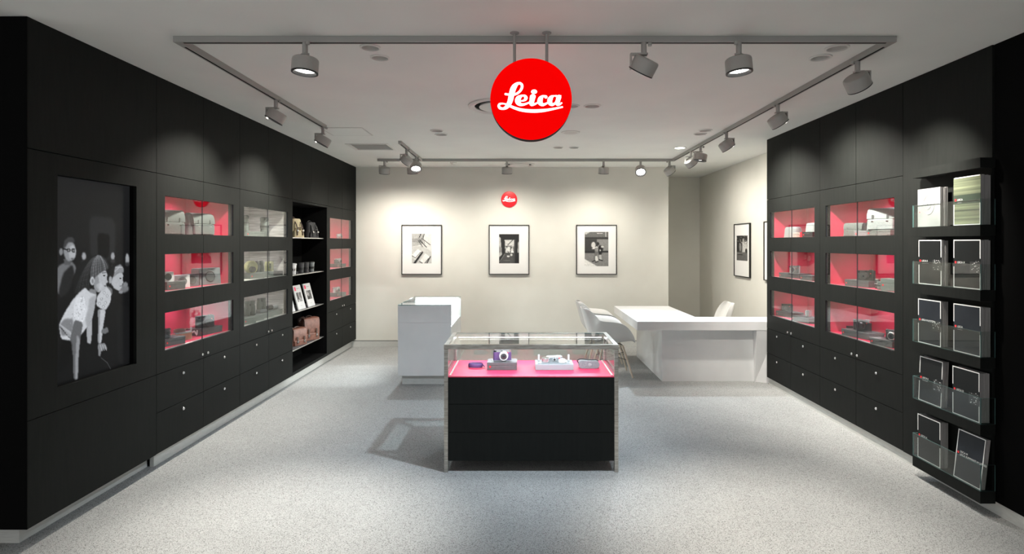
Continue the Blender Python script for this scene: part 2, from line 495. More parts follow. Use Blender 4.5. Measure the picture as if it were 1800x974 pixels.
def display_cabinet(side, y0, ym, y1, wy0, wy1, lining, label, light_col, puck):
    t = thing('display_cabinet', label, 'cabinet', (XS(side, 0.2), (y0+y1)/2, 0), group='glazed wall cabinets')
    zb, zm, zd = ZBOT[side], ZMID[side], ZDOOR[side]
    wins = NUMW[side]
    # black carcass: face frame behind the doors, back, sides, lower box
    mb = MB()
    FD = 0.0455
    sbox(mb, side, 0.0205, DEPTH, y0+0.001, y1-0.001, zb, wins[2][0]-0.004)
    sbox(mb, side, 0.0205, FD, y0+0.001, y1-0.001, wins[0][1]+0.0005, HC-0.0015)
    sbox(mb, side, FD, DEPTH, y0+0.001, y1-0.001, wins[0][1]+TOPUP+0.004, HC-0.0015)
    sbox(mb, side, 0.0205, DEPTH, y0+0.001, wy0-0.004, wins[2][0]-0.004, wins[0][1]+TOPUP+0.004)
    sbox(mb, side, 0.0205, DEPTH, wy1+0.004, y1-0.001, wins[2][0]-0.004, wins[0][1]+TOPUP+0.004)
    for (a, b) in ((wins[2], wins[1]), (wins[1], wins[0])):
        sbox(mb, side, 0.0205, FD, wy0-0.004, wy1+0.004, a[1]+0.0005, b[0]-0.004)
        sbox(mb, side, FD, DEPTH, wy0-0.004, wy1+0.004, a[1]+TOPUP+0.004, b[0]-0.004)
    sbox(mb, side, DEPTH-0.02, DEPTH, wy0-0.004, wy1+0.004, wins[2][0]-0.004, wins[0][1]+0.004)
    sbox(mb, side, 0.0205, FD, wy0-0.004, wy0, wins[2][0]-0.004, wins[0][1]+0.004)
    sbox(mb, side, 0.0205, FD, wy1, wy1+0.004, wins[2][0]-0.004, wins[0][1]+0.004)
    mb.build('body', gapblack, t, smooth=False)
    upper_panels(side, (y0, ym, y1), t)
    # doors with three glazed openings each
    for k, (a, b) in enumerate(((y0, ym), (ym, y1))):
        mb = MB()
        oa, ob = (wy0, b-G) if k == 0 else (a+G, wy1)
        if k == 0:
            sbox(mb, side, 0, 0.02, a+G, wy0, zd+G, ZU-G)
        else:
            sbox(mb, side, 0, 0.02, wy1, b-G, zd+G, ZU-G)
        edges = [zd+G, wins[2][0], wins[2][1], wins[1][0], wins[1][1], wins[0][0], wins[0][1], ZU-G]
        for i in (0, 2, 4, 6):
            sbox(mb, side, 0, 0.02, oa, ob, edges[i], edges[i+1])
        dr = mb.build('door', blackpanel, t, smooth=False)
        for w0, w1 in wins:
            xs = sorted((XS(side, 0.008), XS(side, 0.014)))
            pane('glass_pane', xs[0], xs[1], oa+0.0005, ob-0.0005, w0+0.0005, w1-0.0005, dr, glassedgedark)
        knob(side, ym - 0.038 if k == 0 else ym + 0.038, zd + 0.035, dr)
    # drawers
    for (a, b) in ((y0, ym), (ym, y1)):
        for (za, zb_) in ((zm, zd), (zb, zm)):
            d = sbox(MB(), side, 0, 0.02, a+G, b-G, za+G, zb_-G).build('drawer', blackpanel, t, smooth=False)
            knob(side, (a+b)/2, zb_-0.052, d)
    # lined compartments with two puck lights each
    for ci, (w0, w1) in enumerate(wins):
        mb = MB()
        x0, x1 = XS(side, 0.047), XS(side, DEPTH-0.022)
        e = 0.003
        wt = w1 + TOPUP
        xs = sorted((x0, x1))
        mb.box(xs[0], xs[1], wy0-e, wy1+e, w0-e, w0)
        mb.box(xs[0], xs[1], wy0-e, wy1+e, wt, wt+e)
        mb.box(xs[0], xs[1], wy0-e, wy0, w0, wt)
        mb.box(xs[0], xs[1], wy1, wy1+e, w0, wt)
        xb = sorted((x1, XS(side, DEPTH-0.0205)))
        mb.box(xb[0], xb[1], wy0-e, wy1+e, w0-e, wt+e)
        ln = mb.build('compartment_lining', lining, t, smooth=False)
        sbox(MB(), side, 0.0215, 0.0465, wy0, wy1, w0-0.003, w0+0.001).build('compartment_sill', alu, ln, smooth=False)
        for yy in (wy0 + 0.25*(wy1-wy0), wy0 + 0.75*(wy1-wy0)):
            xx = XS(side, 0.27)
            pk = MB().lathe([(0.026, 0), (0.026, 0.006), (0.020, 0.008)], (xx, yy, wt-0.0003), (0, 0, -1), 20).build('puck_light', puckglow, t)
            lamp_spot('puck_lamp', (xx, yy, wt-0.012), (0, 0, -1), puck, light_col, 150, 0.8, 0.02, t)
    return t

MOD = 0.589
yL = [3.985 + MOD*i for i in range(8)] + [YB - 0.004]
WHITEV = (1.0, 0.93, 1.0)
display_cabinet('L', yL[0], yL[1], yL[2], 4.080, 5.048, redlining, 'black glazed cabinet with red lining beside the portrait screen', WHITEV, P_PUCK)
display_cabinet('L', yL[2], yL[3], yL[4], 5.242, 6.224, woodlining, 'black glazed cabinet lined with pale limed wood, left wall', (1, 0.98, 0.98), P_PUCK*0.55)
display_cabinet('L', yL[6], yL[7], yL[8], 7.592, 8.575, redlining, 'black glazed cabinet with red lining in the far left corner', WHITEV, P_PUCK)
yR = [4.154, 4.737, 5.312, 5.886, 6.460]
display_cabinet('R', yR[0], yR[1], yR[2], 4.250, 5.215, redlining, 'black glazed cabinet with red lining beside the brochure rack', WHITEV, P_PUCK)
display_cabinet('R', yR[2], yR[3], yR[4], 5.410, 6.375, redlining, 'black glazed cabinet with red lining next to the white desk', WHITEV, P_PUCK)

# open shelf unit on the left wall
t = thing('shelf_unit', 'open black shelf unit with thin metal-edged shelves, left wall', 'shelf unit', (XS('L', 0.2), (yL[4]+yL[6])/2, 0))
NY0, NY1, NZ0, NZ1 = yL[4]+0.012, yL[6]-0.045, 0.150, 2.066
mb = MB()
sbox(mb, 'L', 0.0, DEPTH, yL[4]+0.001, NY0, ZBOT['L'], ZU-G)
sbox(mb, 'L', 0.0, DEPTH, NY1, yL[6]-0.001, ZBOT['L'], ZU-G)
sbox(mb, 'L', 0.0, DEPTH, NY0, NY1, ZBOT['L'], NZ0)
sbox(mb, 'L', 0.0, DEPTH, NY0, NY1, NZ1, ZU-G)
mb.build('surround', blackpanel, t, smooth=False)
sbox(MB(), 'L', 0.33, DEPTH, NY0, NY1, NZ0, NZ1).build('back_panel', voidblack, t, smooth=False)
mb = MB()
sbox(mb, 'L', 0.004, 0.33, NY0, NY0+0.003, NZ0, NZ1)
sbox(mb, 'L', 0.004, 0.33, NY1-0.003, NY1, NZ0, NZ1)
sbox(mb, 'L', 0.004, 0.33, NY0+0.003, NY1-0.003, NZ1-0.003, NZ1)
sbox(mb, 'L', 0.004, 0.33, NY0+0.003, NY1-0.003, NZ0, NZ0+0.003)
mb.build('inner_lining', voidblack, t, smooth=False)
sbox(MB(), 'L', 0.0205, DEPTH, yL[4]+0.001, yL[6]-0.001, ZU, HC-0.002).build('header_body', gapblack, t, smooth=False)
upper_panels('L', (yL[4], yL[5], yL[6]), t)
SHELVES = [1.665, 1.236, 0.808, 0.377]
for z in SHELVES:
    s = sbox(MB(), 'L', 0.045, 0.329, NY0+0.006, NY1-0.006, z-0.008, z).build('shelf', boxdark, t, smooth=False)
    sbox(MB(), 'L', 0.040, 0.045, NY0+0.006, NY1-0.006, z-0.009, z+0.002).build('metal_edge', alu, s, smooth=False)

# screen panel
t = thing('screen_cabinet', 'full-height black panel unit framing the portrait screen', 'cabinet', (XS('L', 0.2), 3.46, 0))
SY0, SY1, SZ0, SZ1 = 3.135, 3.778, 0.800, 1.977
y0, y1 = 2.945, yL[0]
sbox(MB(), 'L', 0, 0.02, y0, y1-G, ZU+G, HC-0.001).build('upper_panel', blackpanel, t, smooth=False)
mb = MB()
sbox(mb, 'L', 0, 0.02, y0, SY0, ZDOOR['L']+G, ZU-G)
sbox(mb, 'L', 0, 0.02, SY1, y1-G, ZDOOR['L']+G, ZU-G)
sbox(mb, 'L', 0, 0.02, SY0, SY1, ZDOOR['L']+G, SZ0)
sbox(mb, 'L', 0, 0.02, SY0, SY1, SZ1, ZU-G)
mb.build('screen_surround', blackpanel, t, smooth=False)
sbox(MB(), 'L', 0, 0.02, y0, y1-G, ZBOT['L'], ZDOOR['L']-G).build('lower_panel', blackpanel, t, smooth=False)
mb = MB()
sbox(mb, 'L', 0.0205, 0.46, y0+0.0005, SY0-0.002, ZBOT['L'], HC-0.002)
sbox(mb, 'L', 0.0205, 0.46, SY1+0.002, y1-0.001, ZBOT['L'], HC-0.002)
sbox(mb, 'L', 0.0205, 0.46, SY0-0.002, SY1+0.002, ZBOT['L'], SZ0-0.002)
sbox(mb, 'L', 0.0205, 0.46, SY0-0.002, SY1+0.002, SZ1+0.002, HC-0.002)
mb.build('body', gapblack, t, smooth=False)
sbox(MB(), 'L', 0.0, 0.46, 2.941, 2.9448, ZBOT['L'], HC-0.001).build('end_panel', voidblack, t, smooth=False)

# ------------------------------------------------------------------ a small painter for flat prints
class Paint:
    def __init__(self, w, h, v):
        self.a = np.full((h, w), float(v)); self.w, self.h = w, h
        self.yy, self.xx = np.mgrid[0:h, 0:w]
    def soft(self, m, k):
        m = m.astype(float)
        for _ in range(k):
            p = np.pad(m, 1, mode='edge')
            m = (p[:-2,1:-1]+p[2:,1:-1]+p[1:-1,:-2]+p[1:-1,2:]+2*p[1:-1,1:-1])/6
        return m
    def put(self, m, v, k=1, alpha=1.0):
        m = self.soft(m, k)*alpha
        self.a = self.a*(1-m) + v*m
    def poly(self, pts, v, k=1, alpha=1.0):
        x, y = self.xx+0.5, self.yy+0.5
        ins = np.zeros_like(self.a, bool)
        n = len(pts)
        for i in range(n):
            x0, y0 = pts[i]; x1, y1 = pts[(i+1) % n]
            if y0 == y1: continue
            c = ((y0 > y) != (y1 > y)) & (x < (x1-x0)*(y-y0)/(y1-y0)+x0)
            ins ^= c
        self.put(ins, v, k, alpha)
    def ell(self, cx, cy, rx, ry, v, k=1, alpha=1.0):
        self.put(((self.xx+.5-cx)/rx)**2 + ((self.yy+.5-cy)/ry)**2 < 1, v, k, alpha)
    def line(self, x0, y0, x1, y1, w, v, k=0, alpha=1.0):
        dx, dy = x1-x0, y1-y0
        L2 = dx*dx+dy*dy+1e-9
        t = np.clip(((self.xx+.5-x0)*dx+(self.yy+.5-y0)*dy)/L2, 0, 1)
        d = np.hypot(self.xx+.5-x0-t*dx, self.yy+.5-y0-t*dy)
        m = np.clip(w/2+0.5-d, 0, 1)
        self.a = self.a*(1-m*alpha)+v*m*alpha
    def noise(self, amp, seed=1, k=1):
        r = np.random.RandomState(seed).randn(self.h, self.w)
        self.a = np.clip(self.a*(1+amp*self.soft(r, k)), 0, 1)

def print_grid(name, p, fn, material, parent, tint=(1, 1, 1)):
    """flat printed picture: grid mesh whose vertex colours hold the print; fn(s, t) with t=0 at the top"""
    h, w = p.h, p.w
    verts = [fn((i+0.5)/w if 0 < i < w-1 else (0 if i == 0 else 1), (j+0.5)/h if 0 < j < h-1 else (0 if j == 0 else 1)) for j in range(h) for i in range(w)]
    c = Vector(np.mean(np.array(verts), axis=0))
    verts = [Vector(v)-c for v in verts]
    faces = [(j*w+i, j*w+i+1, (j+1)*w+i+1, (j+1)*w+i) for j in range(h-1) for i in range(w-1)]
    me = bpy.data.meshes.new(name)
    me.from_pydata(verts, [], faces)
    a = np.clip(p.a, 0, 1).reshape(-1)
    lin = np.where(a <= 0.04045, a/12.92, ((a+0.055)/1.055)**2.4)
    colr = np.ones((h*w, 4), np.float32)
    for k in range(3):
        colr[:, k] = lin*tint[k]
    at_ = me.color_attributes.new('print', 'FLOAT_COLOR', 'POINT')
    at_.data.foreach_set('color', colr.reshape(-1))
    me.materials.append(material)
    o = bpy.data.objects.new(name, me)
    COL.objects.link(o)
    o.parent = parent
    o.location = c - FP[parent.name]
    FP[o.name] = c
    return o

# ------------------------------------------------------------------ portrait screen
SX = XL - 0.046
t = thing('video_screen', 'tall portrait screen showing a black and white photo of children', 'screen', (SX-0.03, (SY0+SY1)/2, SZ0))
box('screen_case', voidblack, SX-0.06, SX-0.001, SY0-0.0015, SY1+0.0015, SZ0-0.0015, SZ1+0.0015, t)
W_, H_ = 150, 272
p = Paint(W_, H_, 0.13)
p.a = 0.12 - 0.05*(p.yy/H_) + 0.0*p.xx
def sc(pts):
    out = []
    for x, y in pts:
        u, v = 95 + x/3.746, 400 + y/3.746
        Y = -SX*F/(U0-u)
        Z = CAMZ - (v-V0)*Y/F
        out.append(((Y-SY0)/(SY1-SY0)*W_, (SZ1-Z)/(SZ1-SZ0)*H_))
    return out
def chaikin(q, n=2):
    for _ in range(n):
        o = []
        for i in range(len(q)):
            (x0, y0), (x1, y1) = q[i], q[(i+1) % len(q)]
            o += [(0.86*x0+0.14*x1, 0.86*y0+0.14*y1), (0.14*x0+0.86*x1, 0.14*y0+0.86*y1)]
        q = o
    return q
def sp(pts, v, k=1, a=1.0): p.poly(sc(chaikin(pts)), v, k, a)
def se(x, y, rx, ry, v, k=1, a=1.0):
    n = 20
    p.poly(sc([(x+rx*math.cos(2*math.pi*i/n), y+ry*math.sin(2*math.pi*i/n)) for i in range(n)]), v, k, a)
def sl(x0, y0, x1, y1, w, v, a=1.0):
    (a0, b0), (a1, b1) = sc([(x0, y0), (x1, y1)])
    p.line(a0, b0, a1, b1, w, v, alpha=a)
sp([(230,-80),(405,-60),(400,210),(240,210)], 0.17, 8, 0.8)
sp([(285,35),(368,45),(362,200),(290,205)], 0.07, 4)
sp([(410,510),(495,520),(495,900),(420,900)], 0.10, 6)
for x, y, rx, ry in ((197,190,14,28),(387,190,12,26),(482,210,12,40)):
    se(x, y, rx, ry, 0.62, 2); se(x, y+rx*2.6, rx*1.3, rx, 0.2, 3)
# boy behind, with glasses
sp([(20,262),(60,235),(120,222),(146,262),(138,300),(110,340),(70,430),(20,440)], 0.42, 2)
sp([(60,300),(120,240),(135,300),(100,420),(40,470),(30,420)], 0.14, 3)
sp([(62,205),(105,205),(110,245),(70,250)], 0.33, 1)
se(103,155,40,68, 0.55, 2); se(120,165,24,48, 0.68, 2)
sp([(62,140),(66,88),(95,62),(125,66),(140,92),(128,98),(95,96),(75,130)], 0.24, 2)
se(46,160,12,24, 0.5, 1)
sl(62,140,90,148,1.6,0.06); sp([(86,136),(108,136),(108,164),(86,164)], 0.10, 0, 0.75); sp([(114,138),(138,138),(138,164),(116,164)], 0.10, 0, 0.75)
se(97,150,7,7,0.45,0); se(127,152,7,7,0.45,0); se(120,205,10,4,0.35,1)
# right-hand child
se(455,402,38,26, 0.45, 3); se(470,375,16,16, 0.5, 2); se(440,425,14,10,0.55,1)
sp([(352,410),(358,330),(372,272),(400,250),(430,300),(385,330),(378,400)], 0.12, 2)
sp([(350,385),(385,405),(385,440),(340,450)], 0.42, 1)
sp([(385,325),(440,288),(456,312),(451,345),(458,362),(448,375),(446,398),(428,416),(398,404),(376,372)], 0.70, 1)
sp([(396,300),(400,262),(436,240),(460,272),(456,300),(420,300),(390,330)], 0.55, 2)
sl(405,262,450,262,1.5,0.8,0.6); sl(400,290,430,262,1.2,0.78,0.6)
se(371,345,11,25, 0.62, 1); se(437,335,7,4,0.2,0); se(440,385,8,3,0.35,0)
sp([(284,450),(340,378),(378,430),(372,492),(340,545),(308,535),(278,512)], 0.76, 1)
for x, y in ((300,500),(325,520),(312,470),(338,495),(350,450),(330,430)):
    se(x, y, 9, 11, 0.5, 0, 0.6); se(x, y, 5, 7, 0.85, 0, 0.8)
sp([(288,538),(342,540),(325,640),(312,762),(288,762),(292,640)], 0.74, 1)
sp([(288,538),(305,540),(300,640),(298,762),(288,762),(292,640)], 0.45, 2, 0.7)
sp([(288,765),(335,760),(352,800),(340,805),(325,790),(322,815),(308,815),(306,850),(292,845)], 0.52, 1)
for x in (305,320,335): sl(x,775,x+10,808,1.2,0.7)
sp([(315,670),(352,655),(362,690),(330,700),(310,695)], 0.42, 1)
# girl in front
sp([(128,440),(138,300),(170,235),(230,195),(290,178),(335,210),(352,258),(330,300),(285,335),(245,360),(230,420),(190,430)], 0.11, 2)
sp([(240,250),(255,205),(300,176),(340,205),(366,262),(345,285),(318,292),(290,322),(262,352),(240,340),(232,290)], 0.20, 1)
def strand(p0, p1, p2, w, v, al):
    q = [((1-t_)**2*p0[0]+2*t_*(1-t_)*p1[0]+t_*t_*p2[0], (1-t_)**2*p0[1]+2*t_*(1-t_)*p1[1]+t_*t_*p2[1]) for t_ in np.linspace(0, 1, 9)]
    for (x0_, y0_), (x1_, y1_) in zip(q[:-1], q[1:]):
        sl(x0_, y0_, x1_, y1_, w, v, al)
for i in range(16):
    f_ = i/15
    strand((285+22*f_, 184+4*f_), (238+110*f_, 220+12*f_), (244+108*f_, 352-84*f_), 0.9, 0.36+0.40*random.random(), 0.8)
for i in range(9):
    f_ = i/8
    strand((280-30*f_, 188+14*f_), (205-25*f_, 250+25*f_), (232-92*f_, 415+15*f_), 0.8, 0.22+0.12*random.random(), 0.7)
sp([(268,335),(300,302),(340,280),(352,312),(346,338),(358,360),(342,370),(346,382),(340,402),(322,416),(288,428),(264,402)], 0.70, 1)
sp([(268,335),(290,312),(300,380),(290,428),(264,402)], 0.52, 2, 0.8)
se(252,352,15,29, 0.74, 1); se(254,354,7,16,0.5,1)
se(331,316,8,4.5,0.15,0); sl(318,300,342,296,1.2,0.35); se(336,384,9,4,0.4,0); se(300,385,22,20,0.8,3,0.5)
sp([(232,402),(276,408),(284,470),(238,470)], 0.50, 1)
sp([(205,395),(240,430),(278,440),(268,520),(252,600),(215,660),(182,702),(122,748),(45,736),(32,640),(70,560),(120,480),(165,428)], 0.78, 1)
sp([(230,470),(278,440),(268,520),(252,600),(215,660),(205,600),(225,540)], 0.62, 3, 0.8)
sp([(35,640),(70,600),(128,600),(120,700),(50,720)], 0.42, 3, 0.8)
for i in range(6):
    sl(40+i*10, 640+i*14, 110+i*3, 690+i*8, 1.3, 0.75, 0.7); sl(38+i*11, 655+i*13, 105+i*3, 705+i*6, 1.2, 0.2, 0.6)
sp([(148,452),(195,468),(218,540),(196,626),(134,606),(128,520)], 0.84, 1)
for i in range(60):
    y = random.uniform(450, 640); x = random.uniform(172-(y-440)*0.42, 205)
    se(x, y, 4, 5, random.choice((0.62, 0.92)), 0, 0.6)
sp([(134,606),(192,626),(172,740),(162,830),(156,1000),(128,1000),(124,830),(104,740)], 0.38, 1)
sp([(150,700),(172,740),(162,830),(156,1000),(140,1000),(142,830)], 0.62, 2, 0.8)
sp([(215,655),(252,598),(250,690),(243,768),(217,760)], 0.66, 1)
sp([(45,742),(120,750),(104,900),(40,960),(25,960)], 0.06, 4)
sl(310,858,350,890,0.8,0.35); sl(350,890,372,930,0.8,0.35)
p.noise(0.03, 3, 1)
print_grid('display', p, lambda s, t_: (SX, SY0+s*(SY1-SY0), SZ1-t_*(SZ1-SZ0)), screenmat, t, (0.95, 0.99, 1.05))

# ------------------------------------------------------------------ script lettering
STROKES = [
    [(288,458,22),(340,466,23),(400,474,24),(480,466,24),(545,440,24),(605,385,26),(638,320,28),(638,265,28),(605,232,28),(565,230,29),(520,252,40),(478,300,55),(447,360,60),(422,450,58),(402,550,57),(376,635,52),(338,705,46),(290,750,36),(235,768,26),(175,755,30),(143,712,24),(165,672,24),(225,660,16),(300,675,18),(385,712,26),(480,752,30),(600,790,33),(750,812,36),(900,818,37),(1050,811,35),(1200,793,28),(1350,764,22),(1495,734,17)],
    [(600,604,14),(660,600,18),(705,578,28),(722,540,38),(705,503,30),(660,490,19),(615,505,32),(572,540,52),(550,590,60),(562,640,55),(600,676,38),(660,682,28),(725,665,22),(790,640,18)],
    [(872,512,55),(855,580,54),(842,650,50),(850,680,36),(900,675,24),(960,648,18),(985,636,16)],
    [(1148,520,34),(1122,500,20),(1075,510,30),(1038,552,50),(1022,605,56),(1038,655,50),(1080,684,33),(1135,670,24),(1190,640,18),(1215,625,16)],
    [(1372,500,20),(1320,497,16),(1272,520,38),(1240,565,52),(1230,612,52),(1248,660,46),(1290,680,32),(1340,655,22),(1380,610,20)],
    [(1428,520,46),(1410,575,48),(1394,635,48),(1398,672,40),(1440,674,24),(1482,648,16)],
]
def lettering(name, center, R, m, parent, fn):
    """strokes given as (x, y, half width) on the traced lettering, laid on the sign face by fn(a, b)"""
    mb = MB()
    def P(x, y):
        u, v = 865 + x/12.17, 130 + y/12.17
        return Vector(fn((u-933.5)/71.5*R, (176-v)/71.5*R))
    for st in STROKES:
        c = catmull(st, 5)
        prev = None
        for i, q in enumerate(c):
            a = c[max(i-1, 0)]; b = c[min(i+1, len(c)-1)]
            tx, ty = b[0]-a[0], b[1]-a[1]
            l = math.hypot(tx, ty) or 1
            nx, ny = -ty/l, tx/l
            pr = (mb.bm.verts.new(P(q[0]+nx*q[2], q[1]+ny*q[2])), mb.bm.verts.new(P(q[0]-nx*q[2], q[1]-ny*q[2])))
            if prev:
                mb.bm.faces.new((prev[0], pr[0], pr[1], prev[1]))
            prev = pr
        for q in (c[0], c[-1]):
            mb.bm.faces.new([mb.bm.verts.new(P(q[0]+q[2]*math.cos(2*math.pi*k/18), q[1]+q[2]*math.sin(2*math.pi*k/18))) for k in range(18)])
    mb.bm.faces.new([mb.bm.verts.new(P(897+65*math.cos(2*math.pi*k/24), 408+47*math.sin(2*math.pi*k/24))) for k in range(24)])
    for poly in ([(815,487),(930,487),(905,560),(800,560)], [(1385,484),(1476,482),(1455,570),(1365,570)]):
        mb.bm.faces.new([mb.bm.verts.new(P(*q)) for q in poly])
    return mb.build(name, m, parent, smooth=False)

# hanging sign
SGX, SGZ, SGY, SGR = 0.052, 2.395, 3.135, 0.2255
t = thing('hanging_sign', 'large round red illuminated sign with white script hanging from ceiling', 'sign', (SGX, SGY+0.04, SGZ))
MB().lathe([(SGR-0.004, 0), (SGR, 0.004), (SGR, 0.066), (SGR-0.004, 0.07)], (SGX, SGY+0.003, SGZ), (0, 1, 0), 96).build('rim', signrim, t)
f1 = MB().lathe([(SGR-0.0015, 0), (SGR-0.0005, 0.0028)], (SGX, SGY, SGZ), (0, 1, 0), 96).build('sign_face', signred, t)
lettering('lettering', None, SGR, signwhite, f1, lambda a, b: (SGX+a, SGY-0.0012, SGZ+b))
f2 = MB().lathe([(SGR-0.0005, 0), (SGR-0.0015, 0.0028)], (SGX, SGY+0.0732, SGZ), (0, 1, 0), 96).build('sign_face', signred, t)
lettering('lettering', None, SGR, signwhite, f2, lambda a, b: (SGX-a, SGY+0.0772, SGZ+b))
for x in (-0.040, 0.140):
    dx = x - SGX
    zt = SGZ + math.sqrt(SGR**2 - dx**2) - 0.006
    r = MB().cyl((x, SGY+0.038, zt), (x, SGY+0.038, HC-0.004), 0.0085).build('hanging_rod', trackgrey, t)
    MB().lathe([(0.026, 0), (0.026, 0.004), (0.012, 0.010)], (x, SGY+0.038, HC-0.0005), (0, 0, -1), 24).build('ceiling_rose', trackgrey, r)

# wall badge
t = thing('wall_badge', 'small round red badge with white script on the back wall', 'sign', (-0.193, YB-0.02, 2.276))
MB().lathe([(0.118, 0), (0.123, 0.006), (0.123, 0.022)], (-0.193, YB-0.025, 2.276), (0, 1, 0), 64).build('disc', badgered, t)
lettering('lettering', None, 0.123, badgewhite, t, lambda a, b: (-0.193+a, YB-0.0258, 2.276+b))

# ------------------------------------------------------------------ track and spotlights
TZ0 = HC - 0.034
t = thing('lighting_track', 'long grey ceiling lighting track running round the shop', 'lighting track', (0, 5.5, HC))
def rail(x0, x1, y0, y1):
    r = box('rail', trackgrey, x0, x1, y0, y1, TZ0, HC-0.0005, t)
    if abs(x1-x0) > abs(y1-y0):
        box('rail_slot', gapblack, x0+0.05, x1-0.05, (y0+y1)/2-0.006, (y0+y1)/2+0.006, TZ0-0.0008, TZ0+0.004, r)
    else:
        box('rail_slot', gapblack, (x0+x1)/2-0.006, (x0+x1)/2+0.006, y0+0.05, y1-0.05, TZ0-0.0008, TZ0+0.004, r)
rail(-1.975, 2.125, 3.222, 3.258)
rail(-1.975, -1.939, 3.2585, 5.66)
rail(2.089, 2.125, 3.2585, 7.899)
rail(-2.005, 2.125, 7.8995, 7.935)
rail(-1.415, -1.379, 6.52, 7.899)

def spotlight(x, y, target, label, lit, power=0, col=WARM, size=42, blend=0.7, arm=0.0, rad=0.073):
    """arm: direction (radians) of the bracket arm in plan"""
    t = thing('track_spotlight', label, 'spotlight', (x, y, TZ0), group='track spotlights')
    C = Vector((x, y, TZ0-0.132))
    ax = (Vector(target)-C).normalized()
    MB().cyl((x, y, TZ0+0.001), (x, y, TZ0-0.062), 0.0155, n=14).build('stem', spotgrey, t)
    ca, sa = math.cos(arm), math.sin(arm)
    MB().cyl((x-ca*0.034, y-sa*0.034, TZ0+0.001), (x-ca*0.034, y-sa*0.034, TZ0-0.017), 0.012, 0.011, n=14).build('locking_knob', spotgrey, t)
    mb = MB()
    a1 = rad + 0.004
    def loc(a, b, z): return (x+ca*a-sa*b, y+sa*a+ca*b, z)
    for (a0, a1_, z0, z1) in ((-0.02, a1, TZ0-0.070, TZ0-0.060), (a1-0.008, a1, TZ0-0.150, TZ0-0.070)):
        vs_ = [mb.bm.verts.new(loc(a, b, z)) for z in (z0, z1) for a, b in ((a0,-0.016),(a1_,-0.016),(a1_,0.016),(a0,0.016))]
        for fidx in ((0,3,2,1),(4,5,6,7),(0,1,5,4),(1,2,6,5),(2,3,7,6),(3,0,4,7)):
            mb.bm.faces.new([vs_[i] for i in fidx])
    mb.build('bracket', spotgrey, t, smooth=False)
    h = MB().lathe([(0.028, -0.046), (rad-0.008, -0.045), (rad-0.002, -0.040), (rad, -0.032), (rad, 0.038)], C, ax, 40, cap1=False).build('head', spotgrey, t)
    MB().lathe([(rad+0.0005, 0.034), (rad+0.0005, 0.040), (rad-0.010, 0.041), (rad-0.0158, 0.0215), (0.01, 0.0205)], C, ax, 40, cap0=False).build('bezel', spotblack, h)
    if lit:
        MB().lathe([(rad-0.0165, 0.0225), (rad*0.5, 0.0232), (0.004, 0.0235)], C, ax, 32).build('lens', lensglow, h)
    else:
        MB().lathe([(rad-0.0165, 0.0225), (rad*0.5, 0.0232), (0.004, 0.0235)], C, ax, 32).build('lens', lensglow, h)
    if power:
        lamp_spot('spot_lamp', C+ax*0.048, ax, power, col, size, blend, 0.035, t)
    return t

PI = math.pi
def tx(u, y): return (u-U0)*y/F
FT, BT, LT, RT, ST = 3.24, 7.917, -1.957, 2.107, -1.397
spotlight(tx(534, 3.22), FT, (-1.36, 3.12, 0), 'grey drum spotlight pointing down at the left end of front track', 1, P_FLOOR, WARM, 54, 1.0, PI*0.75)
spotlight(tx(1133, 3.22), FT, (-0.45, 4.35, 0.3), 'grey drum spotlight tilted away, right of the hanging red sign', 0, P_FLOOR*0.6, COOL, 90, 1.0, PI)
spotlight(tx(1301, 3.22), FT, (1.42, 3.12, 0), 'grey drum spotlight pointing down on the right of front track', 1, P_FLOOR, WARM, 58, 1.0, PI*0.25)
for (yy, lab) in ((4.53, 'grey drum spotlight nearer the camera on the left track'), (5.60, 'grey drum spotlight at the end of the left track by ceiling hatch')):
    spotlight(LT, yy, (-2.56, yy-0.1, 1.5), lab, 0, P_WALL, WARM, 106, 1.0, PI)
for (yy, lab) in ((3.57, 'grey drum spotlight nearest the camera on the right track'), (4.68, 'second grey drum spotlight along the right track'), (5.85, 'third grey drum spotlight along the right track')):
    spotlight(RT, yy, (2.79, yy+(0.35 if yy < 4 else 0.1), 1.70), lab, 0, P_WALL*1.35, WARM, 80 if yy < 4 else 118, 1.0, 0)
spotlight(ST, 6.90, (-2.6, 7.35, 1.3), 'grey drum spotlight tilted to the left cabinets on short track', 0, P_WALL*0.7, WARM, 80, 1.0, PI)
spotlight(ST, 7.52, (-1.15, 5.9, 0), 'glowing drum spotlight facing the camera on short track', 1, P_FORE*0.7, COOL, 110, 1.0, PI)
spotlight(tx(676, BT), BT, (-2.2, YB, -0.3), 'drum spotlight at the far left end of back track', 0, P_PIC*0.8, WARM, 140, 1.0, PI)
spotlight(tx(725, BT), BT, (-1.50, YB, -0.6), 'drum spotlight on back track above the left picture', 0, P_PIC, WARM, 148, 1.0, PI/2)
spotlight(tx(891, BT), BT, (-0.2, YB, -0.6), 'drum spotlight on back track above the middle picture', 0, P_PIC, WARM, 148, 1.0, PI/2)
spotlight(tx(1061, BT), BT, (1.1, YB, -0.6), 'drum spotlight on back track above the right picture', 0, P_PIC, WARM, 148, 1.0, PI/2)
spotlight(tx(1126, BT), BT, (1.35, 5.4, 0), 'glowing drum spotlight facing the camera on back track', 1, P_FORE*1.5, COOL, 84, 1.0, PI/2)
spotlight(tx(1177, BT), BT, (3.0, 8.3, 1.5), 'pale drum spotlight at the right corner of back track', 0, P_PIC*0.6, WARM, 120, 1.0, 0)
spotlight(RT, 6.70, (1.75, 6.75, 0.6), 'drum spotlight pointing down over the white desk', 1, P_FORE*0.2, COOL, 110, 1.0, PI)
spotlight(RT, 7.08, (3.2, 7.5, 1.45), 'bright white drum spotlight aimed at the alcove picture', 0, P_PIC*1.0, WARM, 120, 1.0, PI)

